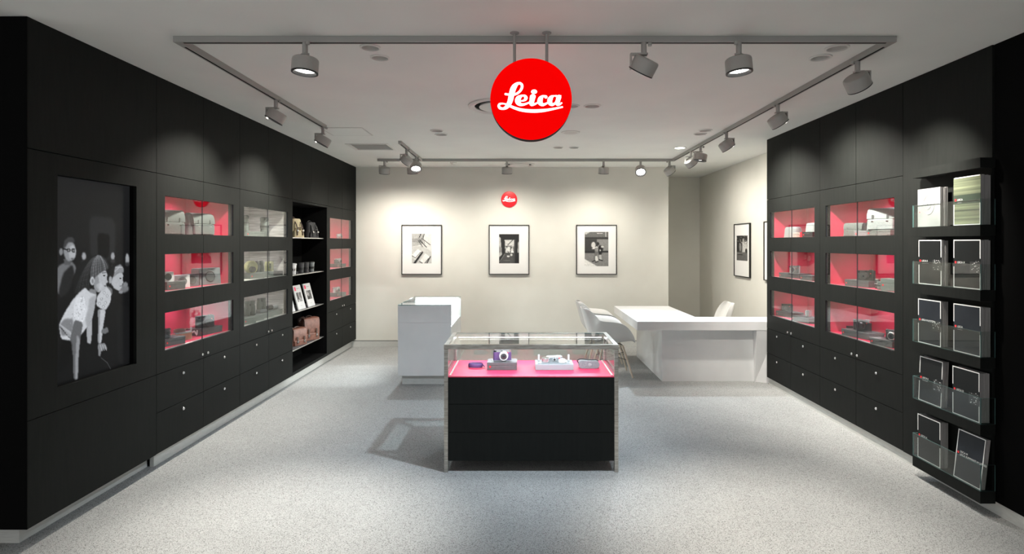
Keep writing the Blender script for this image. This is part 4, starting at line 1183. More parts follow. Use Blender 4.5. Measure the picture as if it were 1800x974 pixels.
def brochures(label, yfar, gz, thick, kind, title=None, sub=None, lean=0.0, w=0.21, h=0.297, gap=0.0, camera_print=False):
    """a stack of brochures; local frame: x to the wall, y along it; cover faces -x (the shop)"""
    t = thing('brochure_stack', label, 'brochures', (RX+0.009+gap, yfar-w/2, gz), group='brochure stacks in the wall rack', local=True)
    sh = lean
    def F_(a, b, d):  # a: left to right as seen, b: up, d: into the stack
        return (d + sh*b/h, w/2 - a, b)
    def slab(name, a0, a1, b0, b1, d0, d1, m, parent):
        mb = MB()
        v = [mb.bm.verts.new(F_(a, b, d)) for d in (d0, d1) for a, b in ((a0,b0),(a1,b0),(a1,b1),(a0,b1))]
        for f in ((0,3,2,1),(4,5,6,7),(0,1,5,4),(1,2,6,5),(2,3,7,6),(3,0,4,7)):
            mb.bm.faces.new([v[i] for i in f])
        return mb.build(name, m, parent, smooth=False)
    n = max(3, int(thick/0.011))
    for i in range(n):
        d0 = 0.0015 + (thick-0.0015)*i/n
        d1 = 0.0015 + (thick-0.0015)*(i+1)/n - 0.0012
        jz = random.uniform(-0.006, 0)
        slab('booklet', random.uniform(0, 0.002), w-random.uniform(0, 0.002), 0.001, h+jz, d0, d1, papergrey, t)
    cm = {'black': coverblack, 'blue': coverblue, 'green': covergreen, 'white': coverwhite}[kind]
    cv = slab('front_cover', 0, w, 0.001, h, 0, 0.0013, cm, t)
    e = -0.0006
    if kind != 'white':
        bl = 0.006
        zb = h*0.62 if kind != 'green' else h
        segs = [(0, w, h-bl, h), (0, w, 0.001, bl), (0, bl, zb, h-bl), (w-bl, w, zb, h-bl), (0, bl, bl, h*0.44), (w-bl, w, bl, h*0.44)]
        if lean > 0.02:
            segs = [(0, w, h-bl, h), (0, w, 0.001, bl), (0, bl, bl, h-bl), (w-bl, w, bl, h-bl)]
        mb = MB()
        for (a0, a1, b0, b1) in segs:
            v = [mb.bm.verts.new(F_(a, b, d)) for d in (e, 0) for a, b in ((a0,b0),(a1,b0),(a1,b1),(a0,b1))]
            for f in ((0,3,2,1),(4,5,6,7),(0,1,5,4),(1,2,6,5),(2,3,7,6),(3,0,4,7)):
                mb.bm.faces.new([v[i] for i in f])
        mb.build('cover_border', linewhite, cv, smooth=False)
        zt = h*0.53
        if kind == 'green':
            slab('cover_band', 0, w, h*0.44, h*0.63, e, 0, coverband, cv)
        c0 = F_(0.018, zt, e-0.0004)
        MB().lathe([(0.0075, 0), (0.0075, 0.0004)], c0, (-1, 0, 0), 18).build('red_dot', reddot, cv)
        if title:
            lines = title.split('\n')
            for k, ln in enumerate(lines):
                text_part(ln, 0.0165, F_(0.032, zt-0.005-0.017*k+0.008*(len(lines)-1), e-0.0006), linewhite, cv, (PI/2-math.atan2(sh, h), 0, -PI/2))
            if sub:
                slab('subtitle_rule', 0.032, 0.032+sub, zt-0.019-0.017*(len(lines)-1), zt-0.016-0.017*(len(lines)-1), e-0.0005, e-0.0001, printgrey, cv)
        if camera_print:
            mb = MB()
            rs = random.Random(int(gz*1000)+int(yfar*100))
            for k in range(16):
                aa, bb = rs.uniform(0.135, 0.195), rs.uniform(zt-0.055, zt+0.012)
                ww, hh = rs.uniform(0.003, 0.010), rs.uniform(0.0015, 0.004)
                mb.quad([F_(aa, bb, e-0.0003), F_(aa+ww, bb, e-0.0003), F_(aa+ww, bb+hh, e-0.0003), F_(aa, bb+hh, e-0.0003)])
            mb.build('printed_camera_highlights', linewhite, cv, smooth=False)
            slab('printed_camera', 0.130, w-0.0005, zt-0.06, zt+0.008, e-0.0002, e-0.0001, camblack, cv)
    else:
        mb = MB()
        for k in range(3):
            r = (0.052, 0.034, 0.018)[k]; c = F_(0.105 - 0.01*k, 0.145+0.012*k, 0)
            pts = [(e-0.0002, c[1]+r*math.cos(2*math.pi*i/24), c[2]+1.25*r*math.sin(2*math.pi*i/24)) for i in range(25)]
            mb.tube(pts, 0.0012, 5)
        mb.build('printed_drawing', printgrey, cv)
        slab('printed_shade', 0.055, 0.105, 0.17, h*0.97, e, e+0.0003, printgrey, cv)
        slab('printed_line', 0.09, 0.17, 0.045, 0.047, e, e+0.0003, printgrey, cv)
        MB().lathe([(0.004, 0), (0.004, 0.0004)], F_(0.02, 0.10, e), (-1, 0, 0), 14).build('red_dot', reddot, cv)
    return t
yA, yB_ = 3.878, 3.5605
brochures('thin stack of white brochures with a pale drawing, top ledge', yA+0.005, GB[0], 0.05, 'white', h=0.255)
brochures('tall stack of green blurred-landscape brochures, top ledge', yB_, GB[0], 0.060, 'green', 'LEICA', 0.035)
brochures('black brochure stack on the second ledge, left pocket', yA-0.005, GB[1], 0.045, 'black', 'LEICA S', 0.065, camera_print=True)
brochures('black brochure stack on the second ledge, right pocket', yB_, GB[1], 0.060, 'black', 'LEICA X', None, camera_print=True)
brochures('midnight blue brochure stack on the third ledge, left pocket', yA, GB[2], 0.048, 'blue', 'LEICA M-SYSTEM', None, camera_print=True)
brochures('midnight blue brochure stack on the third ledge, right pocket', yB_, GB[2], 0.060, 'blue', 'LEICA', 0.04)
brochures('black brochure stack on the fourth ledge, left pocket', yA-0.002, GB[3], 0.040, 'black', 'LEICA S', 0.05, lean=0.012, camera_print=True)
brochures('black brochure stack on the fourth ledge, right pocket', yB_+0.008, GB[3], 0.060, 'black', 'LEICA D', None, camera_print=True)
brochures('black brochure stack on the lowest ledge, left pocket', yA+0.005, GB[4], 0.052, 'black', 'LEICA X', None)
brochures('leaning black brochure stack on the lowest ledge, right pocket', yB_+0.002, GB[4], 0.030, 'blue', 'LEICA M\nLEICA SUMMARIT-M LENSES', None, lean=0.034)

# ------------------------------------------------------------------ merchandise builders (local frame: front faces -y)
def rbox(mb, w, d, h, cx=0, cy=0, z0=0, r=0.02, n=5, taper=1.0, tz=0.0):
    """box with rounded vertical edges, optional taper and rounded top"""
    def ring(s, z):
        pts = []
        ww, dd = w/2*s, d/2*s
        rr = min(r, ww*0.98, dd*0.98)
        for (sx, sy, a0) in ((1,1,0),(-1,1,PI/2),(-1,-1,PI),(1,-1,3*PI/2)):
            for k in range(n+1):
                a = a0 + PI/2*k/n
                pts.append(Vector((cx+sx*(ww-rr)+rr*math.cos(a), cy+sy*(dd-rr)+rr*math.sin(a), z)))
        return pts
    rs = [ring(1, z0), ring((1+taper)/2, z0+(h-tz)/2), ring(taper, z0+h-tz)]
    if tz:
        for k in range(1, 5):
            a = PI/2*k/4
            rs.append(ring(taper*(1-0.22*(1-math.cos(a))), z0+h-tz+tz*math.sin(a)))
    mb.rings(rs)
    return mb

def camera_box(label, loc, rz, w=0.20, d=0.13, h=0.055, m=None, lidm=None):
    t = thing('presentation_box', label, 'box', loc, rz, group='dark presentation boxes', local=True)
    m = m or boxdark
    MB().box(-w/2, w/2, -d/2, d/2, 0, h*0.62).build('box_base', m, t, bevel=0.0015)
    MB().box(-w/2-0.0012, w/2+0.0012, -d/2-0.0012, d/2+0.0012, h*0.63, h).build('lid', lidm or m, t, bevel=0.0015)
    MB().lathe([(0.0065, 0), (0.0065, 0.001)], (-w/2+0.022, -d/2-0.0013, h*0.45), (0, -1, 0), 18).build('red_dot', reddot, t)
    return t

def camera(label, loc, rz, body=None, top=None, w=0.13, h=0.078, d=0.036, lens=0.045, lr=0.029, lx=0.005, ring=None):
    body = body or camblack; top = top or camblack; ring = ring or top
    t = thing('rangefinder_camera', label, 'camera', loc, rz, group='compact cameras on display', local=True)
    mb = MB(); rbox(mb, w, d, h*0.70, z0=0.004, r=d*0.48); mb.build('body', body, t)
    mb = MB(); rbox(mb, w*0.995, d*0.97, h*0.24, z0=h*0.72+0.002, r=d*0.46); mb.box(-w*0.12, w*0.10, -d*0.47, d*0.47, h*0.955, h*1.0); mb.build('top_plate', top, t, bevel=0.001)
    mb = MB(); rbox(mb, w*0.99, d*0.96, 0.004, z0=0, r=d*0.46); mb.build('base_plate', top, t)
    lz = h*0.45
    l = MB().lathe([(lr*1.1, 0), (lr*1.1, lens*0.15), (lr*0.95, lens*0.18), (lr*0.95, lens*0.55), (lr*1.04, lens*0.58), (lr*1.04, lens*0.88), (lr*0.9, lens), (lr*0.75, lens), (lr*0.7, lens*0.9)], (lx, -d/2+0.001, lz), (0, -1, 0), 32).build('lens', ring, t)
    MB().lathe([(lr*0.70, 0), (lr*0.45, 0.004), (0.002, 0.005)], (lx, -d/2+0.001-lens*0.9, lz), (0, -1, 0), 28).build('front_glass', lensglass, l)
    MB().lathe([(lr*0.74, 0), (lr*0.74, 0.003), (lr*0.60, 0.003)], (lx, -d/2+0.001-lens*0.93, lz), (0, -1, 0), 28).build('name_ring', camblack, l)
    for dx, r in ((w*0.22, 0.010), (w*0.36, 0.0085)):
        MB().lathe([(r, 0), (r, 0.007), (r*0.85, 0.0085)], (dx, 0, h*0.96), (0, 0, 1), 18).build('dial', top, t)
    MB().box(-w*0.46, -w*0.32, -d*0.5-0.001, -d*0.40, h*0.77, h*0.90).box(-w*0.05, w*0.04, -d*0.5-0.001, -d*0.40, h*0.79, h*0.89).build('viewfinder_window', lensglass, t, smooth=False)
    MB().lathe([(0.005, 0), (0.005, 0.0012)], (w*0.30, -d/2-0.0002, h*0.70), (0, -1, 0), 14).build('red_dot', reddot, t)
    return t

def lens_obj(label, loc, m, r=0.032, h=0.09, cat='lens', capm=None):
    t = thing('camera_lens', label, cat, loc, 0, group='lenses on display', local=True)
    MB().lathe([(r*0.9, 0), (r, 0.004), (r, h*0.30), (r*0.92, h*0.32), (r*0.92, h*0.40), (r, h*0.42), (r, h*0.72), (r*0.94, h*0.74), (r*0.94, h*0.80), (r*1.05, h*0.82), (r*1.05, h*0.97), (r*0.98, h)], (0,0,0), (0,0,1), 32).build('barrel', m, t)
    g = MB().lathe([(r*1.055, 0), (r*1.055, h*0.10)], (0, 0, h*0.48), (0,0,1), 32).build('grip_ring', capm or camblack, t)
    MB().lathe([(r*0.9, 0), (r*0.85, 0.004), (0.002, 0.004)], (0, 0, h), (0,0,1), 28).build('cap', capm or lensglass, t)
    return t

def binoculars(label, loc, rz, m=None, h=0.135, r=0.021):
    t = thing('binoculars', label, 'binoculars', loc, rz, group='binoculars on display', local=True)
    m = m or optgreen
    for sx in (-1, 1):
        b = MB().lathe([(r*0.95, 0), (r*1.05, 0.004), (r*1.05, h*0.45), (r*0.92, h*0.62), (r*0.80, h*0.70), (r*0.80, h*0.82), (r*0.88, h*0.84), (r*0.88, h*0.98), (r*0.7, h)], (sx*r*1.22, 0, 0), (0,0,1), 24).build('barrel', m, t)
        MB().lathe([(r*0.66, 0), (0.002, 0.001)], (sx*r*1.22, 0, h), (0,0,1), 20).build('eyepiece_glass', lensglass, b)
    MB().box(-r*0.4, r*0.4, -r*0.5, r*0.5, h*0.25, h*0.66).build('bridge', m, t, bevel=0.004)
    MB().cyl((0, 0, h*0.66), (0, 0, h*0.80), r*0.36).build('focus_wheel', camblack, t)
    return t

def shoulder_bag(label, loc, rz, w, d, h, m, strapm=None, flap=True, handle=True, pocket=True, taper=0.92):
    t = thing('camera_bag', label, 'bag', loc, rz, group='camera bags', local=True)
    strapm = strapm or m
    mb = MB(); rbox(mb, w, d, h, r=min(d*0.35, 0.045), taper=taper, tz=h*0.30); mb.build('body', m, t)
    if pocket:
        mb = MB(); rbox(mb, w*0.78, d*0.22, h*0.46, cy=-d*0.52, z0=h*0.04, r=d*0.09, tz=h*0.06); mb.build('front_pocket', m, t)
    if flap:
        mb = MB()
        prof = [(-d*0.46, h*0.50), (-d*0.58, h*0.52), (-d*0.56, h*0.72), (-d*0.44, h*0.93), (-d*0.2, h*1.02), (d*0.1, h*1.02), (d*0.1, h*0.99), (-d*0.2, h*0.985), (-d*0.40, h*0.90), (-d*0.50, h*0.70)]
        mb.prism(prof, lambda a, b, x: (x, a, b), -w*0.44*taper, w*0.44*taper)
        fo = mb.build('flap', m, t)
        for sx in (-0.22, 0.22):
            MB().box(w*sx-w*0.03, w*sx+w*0.03, -d*0.62, -d*0.585, h*0.30, h*0.70).build('strap', strapm, t, bevel=0.002)
            MB().box(w*sx-w*0.035, w*sx+w*0.035, -d*0.64, -d*0.615, h*0.36, h*0.42).build('buckle', chrome, t, bevel=0.001)
    if handle:
        pts = [(w*0.22*math.cos(a), 0, h*0.96+h*0.13*math.sin(a)) for a in np.linspace(PI, 0, 12)]
        MB().tube(pts, 0.008, 8, flat=(0.010, 0.005)).build('handle', strapm, t)
    return t

def faced_case(label, loc, rz, w, d, h, m, ringm, lean=0.25):
    """wedge-shaped half case with a round lens front"""
    t = thing('camera_case', label, 'camera case', loc, rz, group='small camera cases', local=True)
    mb = MB()
    prof = [(-d/2, 0), (d/2, 0), (d/2-0.01, h*0.96), (d*0.30, h), (-d/2+d*lean*0.6, h), (-d/2+d*lean*0.45, h*0.97)]
    mb.prism(prof, lambda a, b, x: (x, a, b), -w/2, w/2)
    mb.build('body', m, t, bevel=0.006, seg=3)
    ang = math.atan2(d*lean*0.5, h)
    c = (0.0, -d/2+d*lean*0.26-0.001, h*0.50)
    ax = (0, -math.cos(ang), math.sin(ang))
    r = min(w, h)*0.34
    MB().lathe([(r, -0.004), (r, 0.004), (r*0.86, 0.006), (r*0.84, 0.003), (0.003, 0.003)], c, ax, 30).build('lens_front', ringm, t)
    return t

def backpack(label, loc, rz, m, strapm, w=0.22, d=0.13, h=0.23):
    t = thing('backpack', label, 'backpack', loc, rz, group='backpacks on the open shelf', local=True)
    mb = MB(); rbox(mb, w, d, h, r=0.055, taper=0.80, tz=h*0.38); mb.build('body', m, t)
    mb = MB(); rbox(mb, w*0.8, d*0.3, h*0.38, cy=-d*0.46, r=0.02, taper=0.9, tz=0.02); mb.build('front_pocket', m, t)
    for sx in (-1, 1):
        pts = [(sx*w*0.20, -d*0.30, h*0.88), (sx*w*0.21, -d*0.52, h*0.70), (sx*w*0.21, -d*0.66, h*0.40), (sx*w*0.21, -d*0.65, h*0.12)]
        s = MB().tube([tuple(q) for q in catmull(pts, 4)], 0.01, 8, flat=(0.009, 0.004)).build('strap', strapm, t)
        MB().box(sx*w*0.21-0.013, sx*w*0.21+0.013, -d*0.66-0.008, -d*0.66, h*0.33, h*0.42).build('buckle', chrome, s, bevel=0.001)
    MB().box(-w*0.2, w*0.2, -d*0.60-0.006, -d*0.60+0.006, h*0.50, h*0.55).build('cross_strap', strapm, t, bevel=0.002)
    pts = [(0.035*math.cos(a), d*0.1, h*0.97+0.025*math.sin(a)) for a in np.linspace(PI, 0, 9)]
    MB().tube(pts, 0.006, 6).build('handle', strapm, t)
    return t

def satchel(label, loc, rz, w, d, h):
    t = thing('leather_satchel', label, 'bag', loc, rz, group='brown leather satchels', local=True)
    mb = MB(); rbox(mb, w, d, h*0.94, r=0.02, taper=0.96, tz=0.03); mb.build('body', leatherbrown, t)
    mb = MB()
    prof = [(-d*0.56, h*0.26), (-d*0.60, h*0.27), (-d*0.60, h*0.86), (-d*0.50, h*0.97), (-d*0.30, h), (d*0.3, h), (d*0.48, h*0.92), (d*0.45, h*0.88), (d*0.25, h*0.95), (-d*0.3, h*0.955), (-d*0.46, h*0.92), (-d*0.555, h*0.82)]
    mb.prism(prof, lambda a, b, x: (x, a, b), -w*0.46, w*0.46)
    mb.build('flap', leatherbrown, t)
    mb = MB(); rbox(mb, w*0.86, d*0.25, h*0.30, cy=-d*0.58, z0=h*0.02, r=0.012, tz=0.01); mb.build('front_pocket', leatherbrown, t)
    for sx in (-0.24, 0.24):
        s = MB().box(w*sx-0.009, w*sx+0.009, -d*0.72-0.004, -d*0.70, h*0.12, h*0.52).build('strap', leatherdark, t, bevel=0.001)
        MB().box(w*sx-0.012, w*sx+0.012, -d*0.72-0.008, -d*0.72-0.002, h*0.20, h*0.28).build('buckle', chrome, s, bevel=0.001)
    pts = [(w*0.20*math.cos(a), 0, h*0.97+h*0.10*math.sin(a)) for a in np.linspace(PI, 0, 10)]
    MB().tube(pts, 0.009, 8, flat=(0.012, 0.006)).build('handle', leatherdark, t)
    pts = [(-w*0.5, d*0.1, h*0.80), (-w*0.56, d*0.05, h*0.90), (-w*0.42, 0, h*1.0), (-w*0.25, 0, h*1.03)]
    MB().tube([tuple(q) for q in catmull(pts, 5)], 0.01, 8, flat=(0.016, 0.005)).build('shoulder_strap', leatherdark, t)
    return t

def strap_roll(label, loc, rz, m, R=0.05, h=0.022):
    t = thing('rolled_strap', label, 'strap', loc, rz, local=True)
    pts = []
    for k in range(60):
        a = k/60*2*PI*2.2
        rr = R*(1-0.25*k/60)
        pts.append((rr*math.cos(a), rr*math.sin(a)*0.8, h/2))
    MB().tube(pts, 0.01, 6, flat=(0.003, h/2)).build('band', m, t)
    MB().tube([(R*0.95, 0.0, h/2), (R*1.25, -0.012, h*0.55), (R*1.5, -0.02, h*0.7)], 0.005, 8).build('end_tab', m, t)
    return t

FL = lambda deg=25: PI/2 - math.radians(deg)     # facing the shop from the left wall, turned to the camera
FR = lambda deg=25: -PI/2 + math.radians(deg)
def on(side, u, d, z):
    x, y = at(side, u, d)
    return (x, y, z)
zl = [w[0]+0.0012 for w in NUMW['L']]
zr = [w[0]+0.0012 for w in NUMW['R']]

# --- left, first cabinet
shoulder_bag('grey camera bag cut off at the left edge, top window near the screen', on('L', 298, 0.17, zl[0]), FL(35), 0.20, 0.13, 0.185, fabricgrey, pocket=True, handle=False)
shoulder_bag('rounded grey camera bag with flap, top window near the screen', on('L', 347, 0.16, zl[0]), FL(20), 0.25, 0.14, 0.180, fabricgrey, handle=False)
camera_box('dark box with red dot at the left of middle window near screen', on('L', 299, 0.13, zl[1]), FL(15), 0.165, 0.12, 0.06)
faced_case('white case with dark round front standing on a dark box', on('L', 292, 0.13, zl[1]+0.0605), FL(30), 0.085, 0.06, 0.075, strapwhite, lensglass)
faced_case('white camera case with round front, middle window near screen', on('L', 317, 0.15, zl[1]), FL(35), 0.115, 0.075, 0.10, strapwhite, fabricpale)
faced_case('grey camera case with round front, middle window near screen', on('L', 334, 0.16, zl[1]), FL(35), 0.11, 0.075, 0.10, leathergrey, fabricgrey)
faced_case('large charcoal camera case at right of middle window near screen', on('L', 362, 0.14, zl[1]), FL(20), 0.21, 0.11, 0.14, leathergrey, boxdark)
camera_box('dark box at the left of lowest window near the screen', on('L', 295, 0.14, zl[2]), FL(15), 0.185, 0.14, 0.055)
lens_obj('black lens standing on dark box, lowest window near the screen', on('L', 290, 0.14, zl[2]+0.0555), camblack, 0.036, 0.07)
t = thing('tan_case', 'tan leather half case with white top, lowest window near screen', 'camera case', on('L', 320, 0.15, zl[2]), FL(20), local=True)
mb = MB(); rbox(mb, 0.15, 0.06, 0.055, r=0.02); mb.build('body', tan, t)
mb = MB(); rbox(mb, 0.146, 0.056, 0.012, z0=0.0555, r=0.02); mb.build('top_plate', camsilver, t)
strap_roll('brown rolled strap lying on the tan half case', on('L', 316, 0.16, zl[2]+0.068), FL(0), strapbrown)
t = thing('white_strap', 'white curled strap standing in lowest window near the screen', 'strap', on('L', 337, 0.13, zl[2]), FL(10), local=True)
MB().tube([tuple(q) for q in catmull([(-0.055,0,0.014),(-0.03,0,0.008),(-0.012,0,0.03),(-0.008,0,0.09)], 5)], 0.01, 8, flat=(0.003, 0.011)).build('upright_band', strapwhite, t)
MB().tube([tuple(q) for q in catmull([(0.008,0,0.045),(0.03,0.0,0.05),(0.055,0,0.018),(0.06,0,0.055)], 5)], 0.006, 8, flat=(0.003, 0.007)).build('looped_band', strapwhite, t)
camera_box('long dark box with red dot, right of lowest window near screen', on('L', 359, 0.16, zl[2]), FL(12), 0.26, 0.14, 0.055)
camera('black camera with silver trim on long dark box near the screen', on('L', 360, 0.15, zl[2]+0.0555), FL(40), camblack, camblack, 0.15, 0.10, 0.05, 0.06, 0.036, ring=camblack)

# --- left, wood-lined cabinet
lens_obj('dark telephoto lens at the left edge, top window of wood cabinet', on('L', 431, 0.15, zl[0]+0.051), optgreen, 0.032, 0.15)
camera_box('low grey box at the left, top window of wood cabinet', on('L', 436, 0.16, zl[0]), FL(15), 0.20, 0.13, 0.05, optgreen)
camera_box('low grey box in the middle, top window of wood cabinet', on('L', 450, 0.18, zl[0]), FL(15), 0.13, 0.10, 0.05, optgreen)
lens_obj('tall grey-green spotting scope, top window of wood cabinet', on('L', 465, 0.14, zl[0]), optgreen, 0.042, 0.20)
camera_box('grey box under the yellow round case, wood cabinet', on('L', 443, 0.14, zl[1]), FL(15), 0.20, 0.13, 0.055, optgreen)
t = thing('round_case', 'pale yellow round leather case with dark lens on grey box', 'case', on('L', 441, 0.15, zl[1]+0.0555), FL(30), local=True)
MB().lathe([(0.058, 0), (0.062, 0.006), (0.062, 0.05), (0.056, 0.056)], (0, 0.028, 0.058), (0, -1, 0), 36).build('body', yellowcase, t)
MB().lathe([(0.030, 0), (0.028, 0.03), (0.02, 0.032)], (-0.01, -0.0285, 0.034), (0, -1, 0), 24).build('lens', camblack, t)
camera_box('grey box in the middle of the wood cabinet, middle window', on('L', 460, 0.14, zl[1]), FL(15), 0.20, 0.13, 0.055, optgreen)
binoculars('grey-green binoculars upright on grey box, middle wood window', on('L', 456, 0.15, zl[1]+0.0555), FL(20), optgreen, 0.115, 0.022)
camera_box('black box with red dot at right of middle wood window', on('L', 478, 0.14, zl[1]), FL(15), 0.19, 0.13, 0.05, camblack)
t = thing('yellow_binoculars', 'pale yellow compact binoculars upright on black box', 'binoculars', on('L', 473, 0.15, zl[1]+0.0505), FL(20), local=True)
for sx in (-1, 1):
    MB().lathe([(0.024, 0), (0.024, 0.05), (0.026, 0.055), (0.022, 0.10), (0.018, 0.105)], (sx*0.028, 0, 0), (0,0,1), 24).build('barrel', yellowcase, t)
MB().box(-0.012, 0.012, -0.012, 0.012, 0.03, 0.085).build('bridge', optgreen, t, bevel=0.003)
camera_box('small grey box cut off at left, lowest window of wood cabinet', on('L', 431, 0.10, zl[2]), FL(20), 0.15, 0.12, 0.06, optgreen)
camera_box('grey box with red dot, second in lowest wood window', on('L', 444, 0.13, zl[2]), FL(15), 0.175, 0.13, 0.055, optgreen)
binoculars('tall dark binoculars on second box, lowest wood window', on('L', 439, 0.14, zl[2]+0.0555), FL(20), optgreen, 0.145, 0.027)
camera_box('grey box with dot, third in lowest wood window', on('L', 461, 0.14, zl[2]), FL(15), 0.20, 0.13, 0.055, optgreen)
t = thing('acrylic_block', 'small clear-grey block under the upright binoculars', 'block', on('L', 459.5, 0.15, zl[2]+0.0555), FL(20), local=True)
MB().box(-0.045, 0.045, -0.03, 0.03, 0, 0.032).build('block', fabricpale, t, bevel=0.002)
binoculars('dark binoculars standing on the small block', on('L', 459.5, 0.15, zl[2]+0.088), FL(20), optgreen, 0.115, 0.024)
camera_box('grey box at the right of lowest wood window', on('L', 480, 0.14, zl[2]), FL(15), 0.22, 0.13, 0.055, optgreen)
t = thing('spotting_eyepiece', 'short dark tube with white cap lying on right grey box', 'optics', on('L', 477, 0.15, zl[2]+0.0555), FL(15), local=True)
MB().lathe([(0.022, 0), (0.024, 0.01), (0.024, 0.07), (0.020, 0.075)], (-0.065, 0, 0.0245), (1, 0, 0), 24).build('tube', camblack, t)
MB().lathe([(0.021, 0), (0.023, 0.01), (0.023, 0.08), (0.018, 0.085)], (0.011, 0, 0.0245), (1, 0, 0), 24).build('white_tube', strapwhite, t)

# --- left, far corner cabinet
camera('small silver camera in the top window, far left corner', on('L', 596, 0.14, zl[0]), FL(25), camsilver, camsilver, 0.11, 0.07, 0.034, 0.03, 0.024)
camera_box('dark box in the middle window, far left corner', on('L', 594, 0.14, zl[1]), FL(15), 0.22, 0.13, 0.05)
camera('black camera on a dark box, middle window, far left corner', on('L', 594, 0.14, zl[1]+0.0505), FL(30), camblack, camsilver, 0.13, 0.075, 0.036, 0.04, 0.026)
camera_box('dark box in the lowest window, far left corner', on('L', 593, 0.13, zl[2]), FL(15), 0.24, 0.14, 0.055)
camera('silver camera on dark box, lowest window, far left corner', on('L', 591, 0.13, zl[2]+0.0555), FL(30), camsilver, camsilver, 0.13, 0.08, 0.036, 0.035, 0.028)

# --- right, cabinet next to the desk
shoulder_bag('pale rounded camera pouch, top window next to the desk', on('R', 1394, 0.17, zr[0]), FR(15), 0.20, 0.11, 0.115, fabricpale, flap=False, handle=False, pocket=False)
t = thing('check_pouch', 'small brown checked pouch in front of pale pouch', 'pouch', on('R', 1403, 0.10, zr[0]), FR(15), local=True)
mb = MB(); rbox(mb, 0.10, 0.05, 0.05, r=0.015, tz=0.012); mb.build('pouch_body', checked, t)
MB().box(-0.05, 0.05, -0.027, -0.0255, 0.030, 0.034).build('zip', chrome, t)
t = thing('red_box', 'small red card box in top window next to the desk', 'box', on('R', 1415, 0.12, zr[0]), FR(15), local=True)
MB().box(-0.035, 0.035, -0.03, 0.03, 0, 0.034).build('box_base', redbox, t, bevel=0.001)
MB().box(-0.0355, 0.0355, -0.0305, 0.0305, 0.0345, 0.052).build('lid', redbox, t, bevel=0.001)
camera_box('black box under a pale pouch at right of top window', on('R', 1427, 0.13, zr[0]), FR(15), 0.14, 0.11, 0.052, camblack)
shoulder_bag('pale domed pouch resting on the black box', on('R', 1429, 0.14, zr[0]+0.0525), FR(15), 0.14, 0.09, 0.09, fabricpale, flap=False, handle=False, pocket=False)
camera_box('long dark box under the silver camera, middle window by the desk', on('R', 1397, 0.14, zr[1]), FR(10), 0.34, 0.14, 0.05)
camera('silver camera on long dark box, middle window by the desk', on('R', 1398, 0.14, zr[1]+0.0505), FR(30), camsilver, camsilver, 0.13, 0.08, 0.036, 0.035, 0.028)
camera_box('dark box cut by the frame, right of middle window by desk', on('R', 1427, 0.12, zr[1]), FR(10), 0.18, 0.13, 0.05)
camera_box('dark box at the left of lowest window by the desk', on('R', 1388, 0.16, zr[2]), FR(15), 0.26, 0.14, 0.055)
camera('black camera on the left box, lowest window by the desk', on('R', 1384, 0.17, zr[2]+0.0555), FR(30), camblack, camblack, 0.13, 0.075, 0.036, 0.035, 0.026)
camera_box('dark box at the right of lowest window by the desk', on('R', 1417, 0.13, zr[2]), FR(10), 0.27, 0.14, 0.055)
lens_obj('silver lens standing on right box, lowest window by the desk', on('R', 1421, 0.13, zr[2]+0.0555), camsilver, 0.030, 0.065, capm=camsilver)

# --- right, cabinet beside the rack
t = shoulder_bag('grey bag with an arched strap, top window by the brochures', on('R', 1504, 0.16, zr[0]), FR(35), 0.19, 0.10, 0.115, fabricgrey, handle=False)
MB().tube([tuple(q) for q in catmull([(0.08,0,0.09),(0.12,0,0.135),(0.17,-0.02,0.13),(0.21,-0.03,0.06),(0.215,-0.03,0.02)], 6)], 0.008, 8, flat=(0.004, 0.010)).build('shoulder_strap', leathergrey, t)
camera_box('small grey box behind the strap, top window by the brochures', on('R', 1524, 0.17, zr[0]), FR(15), 0.17, 0.10, 0.045, leathergrey)
camera_box('grey box carrying the large pale messenger bag', on('R', 1556, 0.14, zr[0]), FR(10), 0.24, 0.13, 0.045, fabricgrey)
shoulder_bag('large pale grey messenger bag at right of top window', on('R', 1556, 0.16, zr[0]+0.0455), FR(30), 0.26, 0.13, 0.175, fabricpale, strapm=boxdark, handle=False)
camera_box('dark box under the black camera, middle window by the brochures', on('R', 1518, 0.14, zr[1]), FR(10), 0.27, 0.14, 0.055)
camera('black camera with silver dials, middle window by the brochures', on('R', 1523, 0.14, zr[1]+0.0555), FR(35), camblack, camblack, 0.14, 0.085, 0.04, 0.05, 0.03)
lens_obj('slim dark lens, taller one beside the black camera', on('R', 1542, 0.12, zr[1]), camblack, 0.018, 0.075, capm=camsilver)
lens_obj('short stout dark lens beside the slim lens', on('R', 1548, 0.085, zr[1]), optgreen, 0.024, 0.065)
camera_box('upright dark box at right end of middle window by brochures', on('R', 1569, 0.10, zr[1]), FR(15), 0.13, 0.09, 0.095, optgreen)
camera_box('dark box at the back left, lowest window by the brochures', on('R', 1491, 0.24, zr[2]), FR(15), 0.22, 0.12, 0.05, camblack)
camera_box('wide dark box under the chrome-topped camera by brochures', on('R', 1516, 0.14, zr[2]), FR(12), 0.30, 0.15, 0.055)
camera('black camera with chrome top and lens, lowest window by brochures', on('R', 1516, 0.15, zr[2]+0.0555), FR(35), camblack, camsilver, 0.145, 0.095, 0.042, 0.06, 0.034, ring=camblack)
camera_box('dark box at the right end, lowest window by the brochures', on('R', 1562, 0.11, zr[2]), FR(10), 0.22, 0.14, 0.05)
camera('small chrome camera at the right end, lowest window by brochures', on('R', 1572, 0.11, zr[2]+0.0505), FR(30), camblack, camsilver, 0.12, 0.085, 0.038, 0.04, 0.03, ring=camsilver)

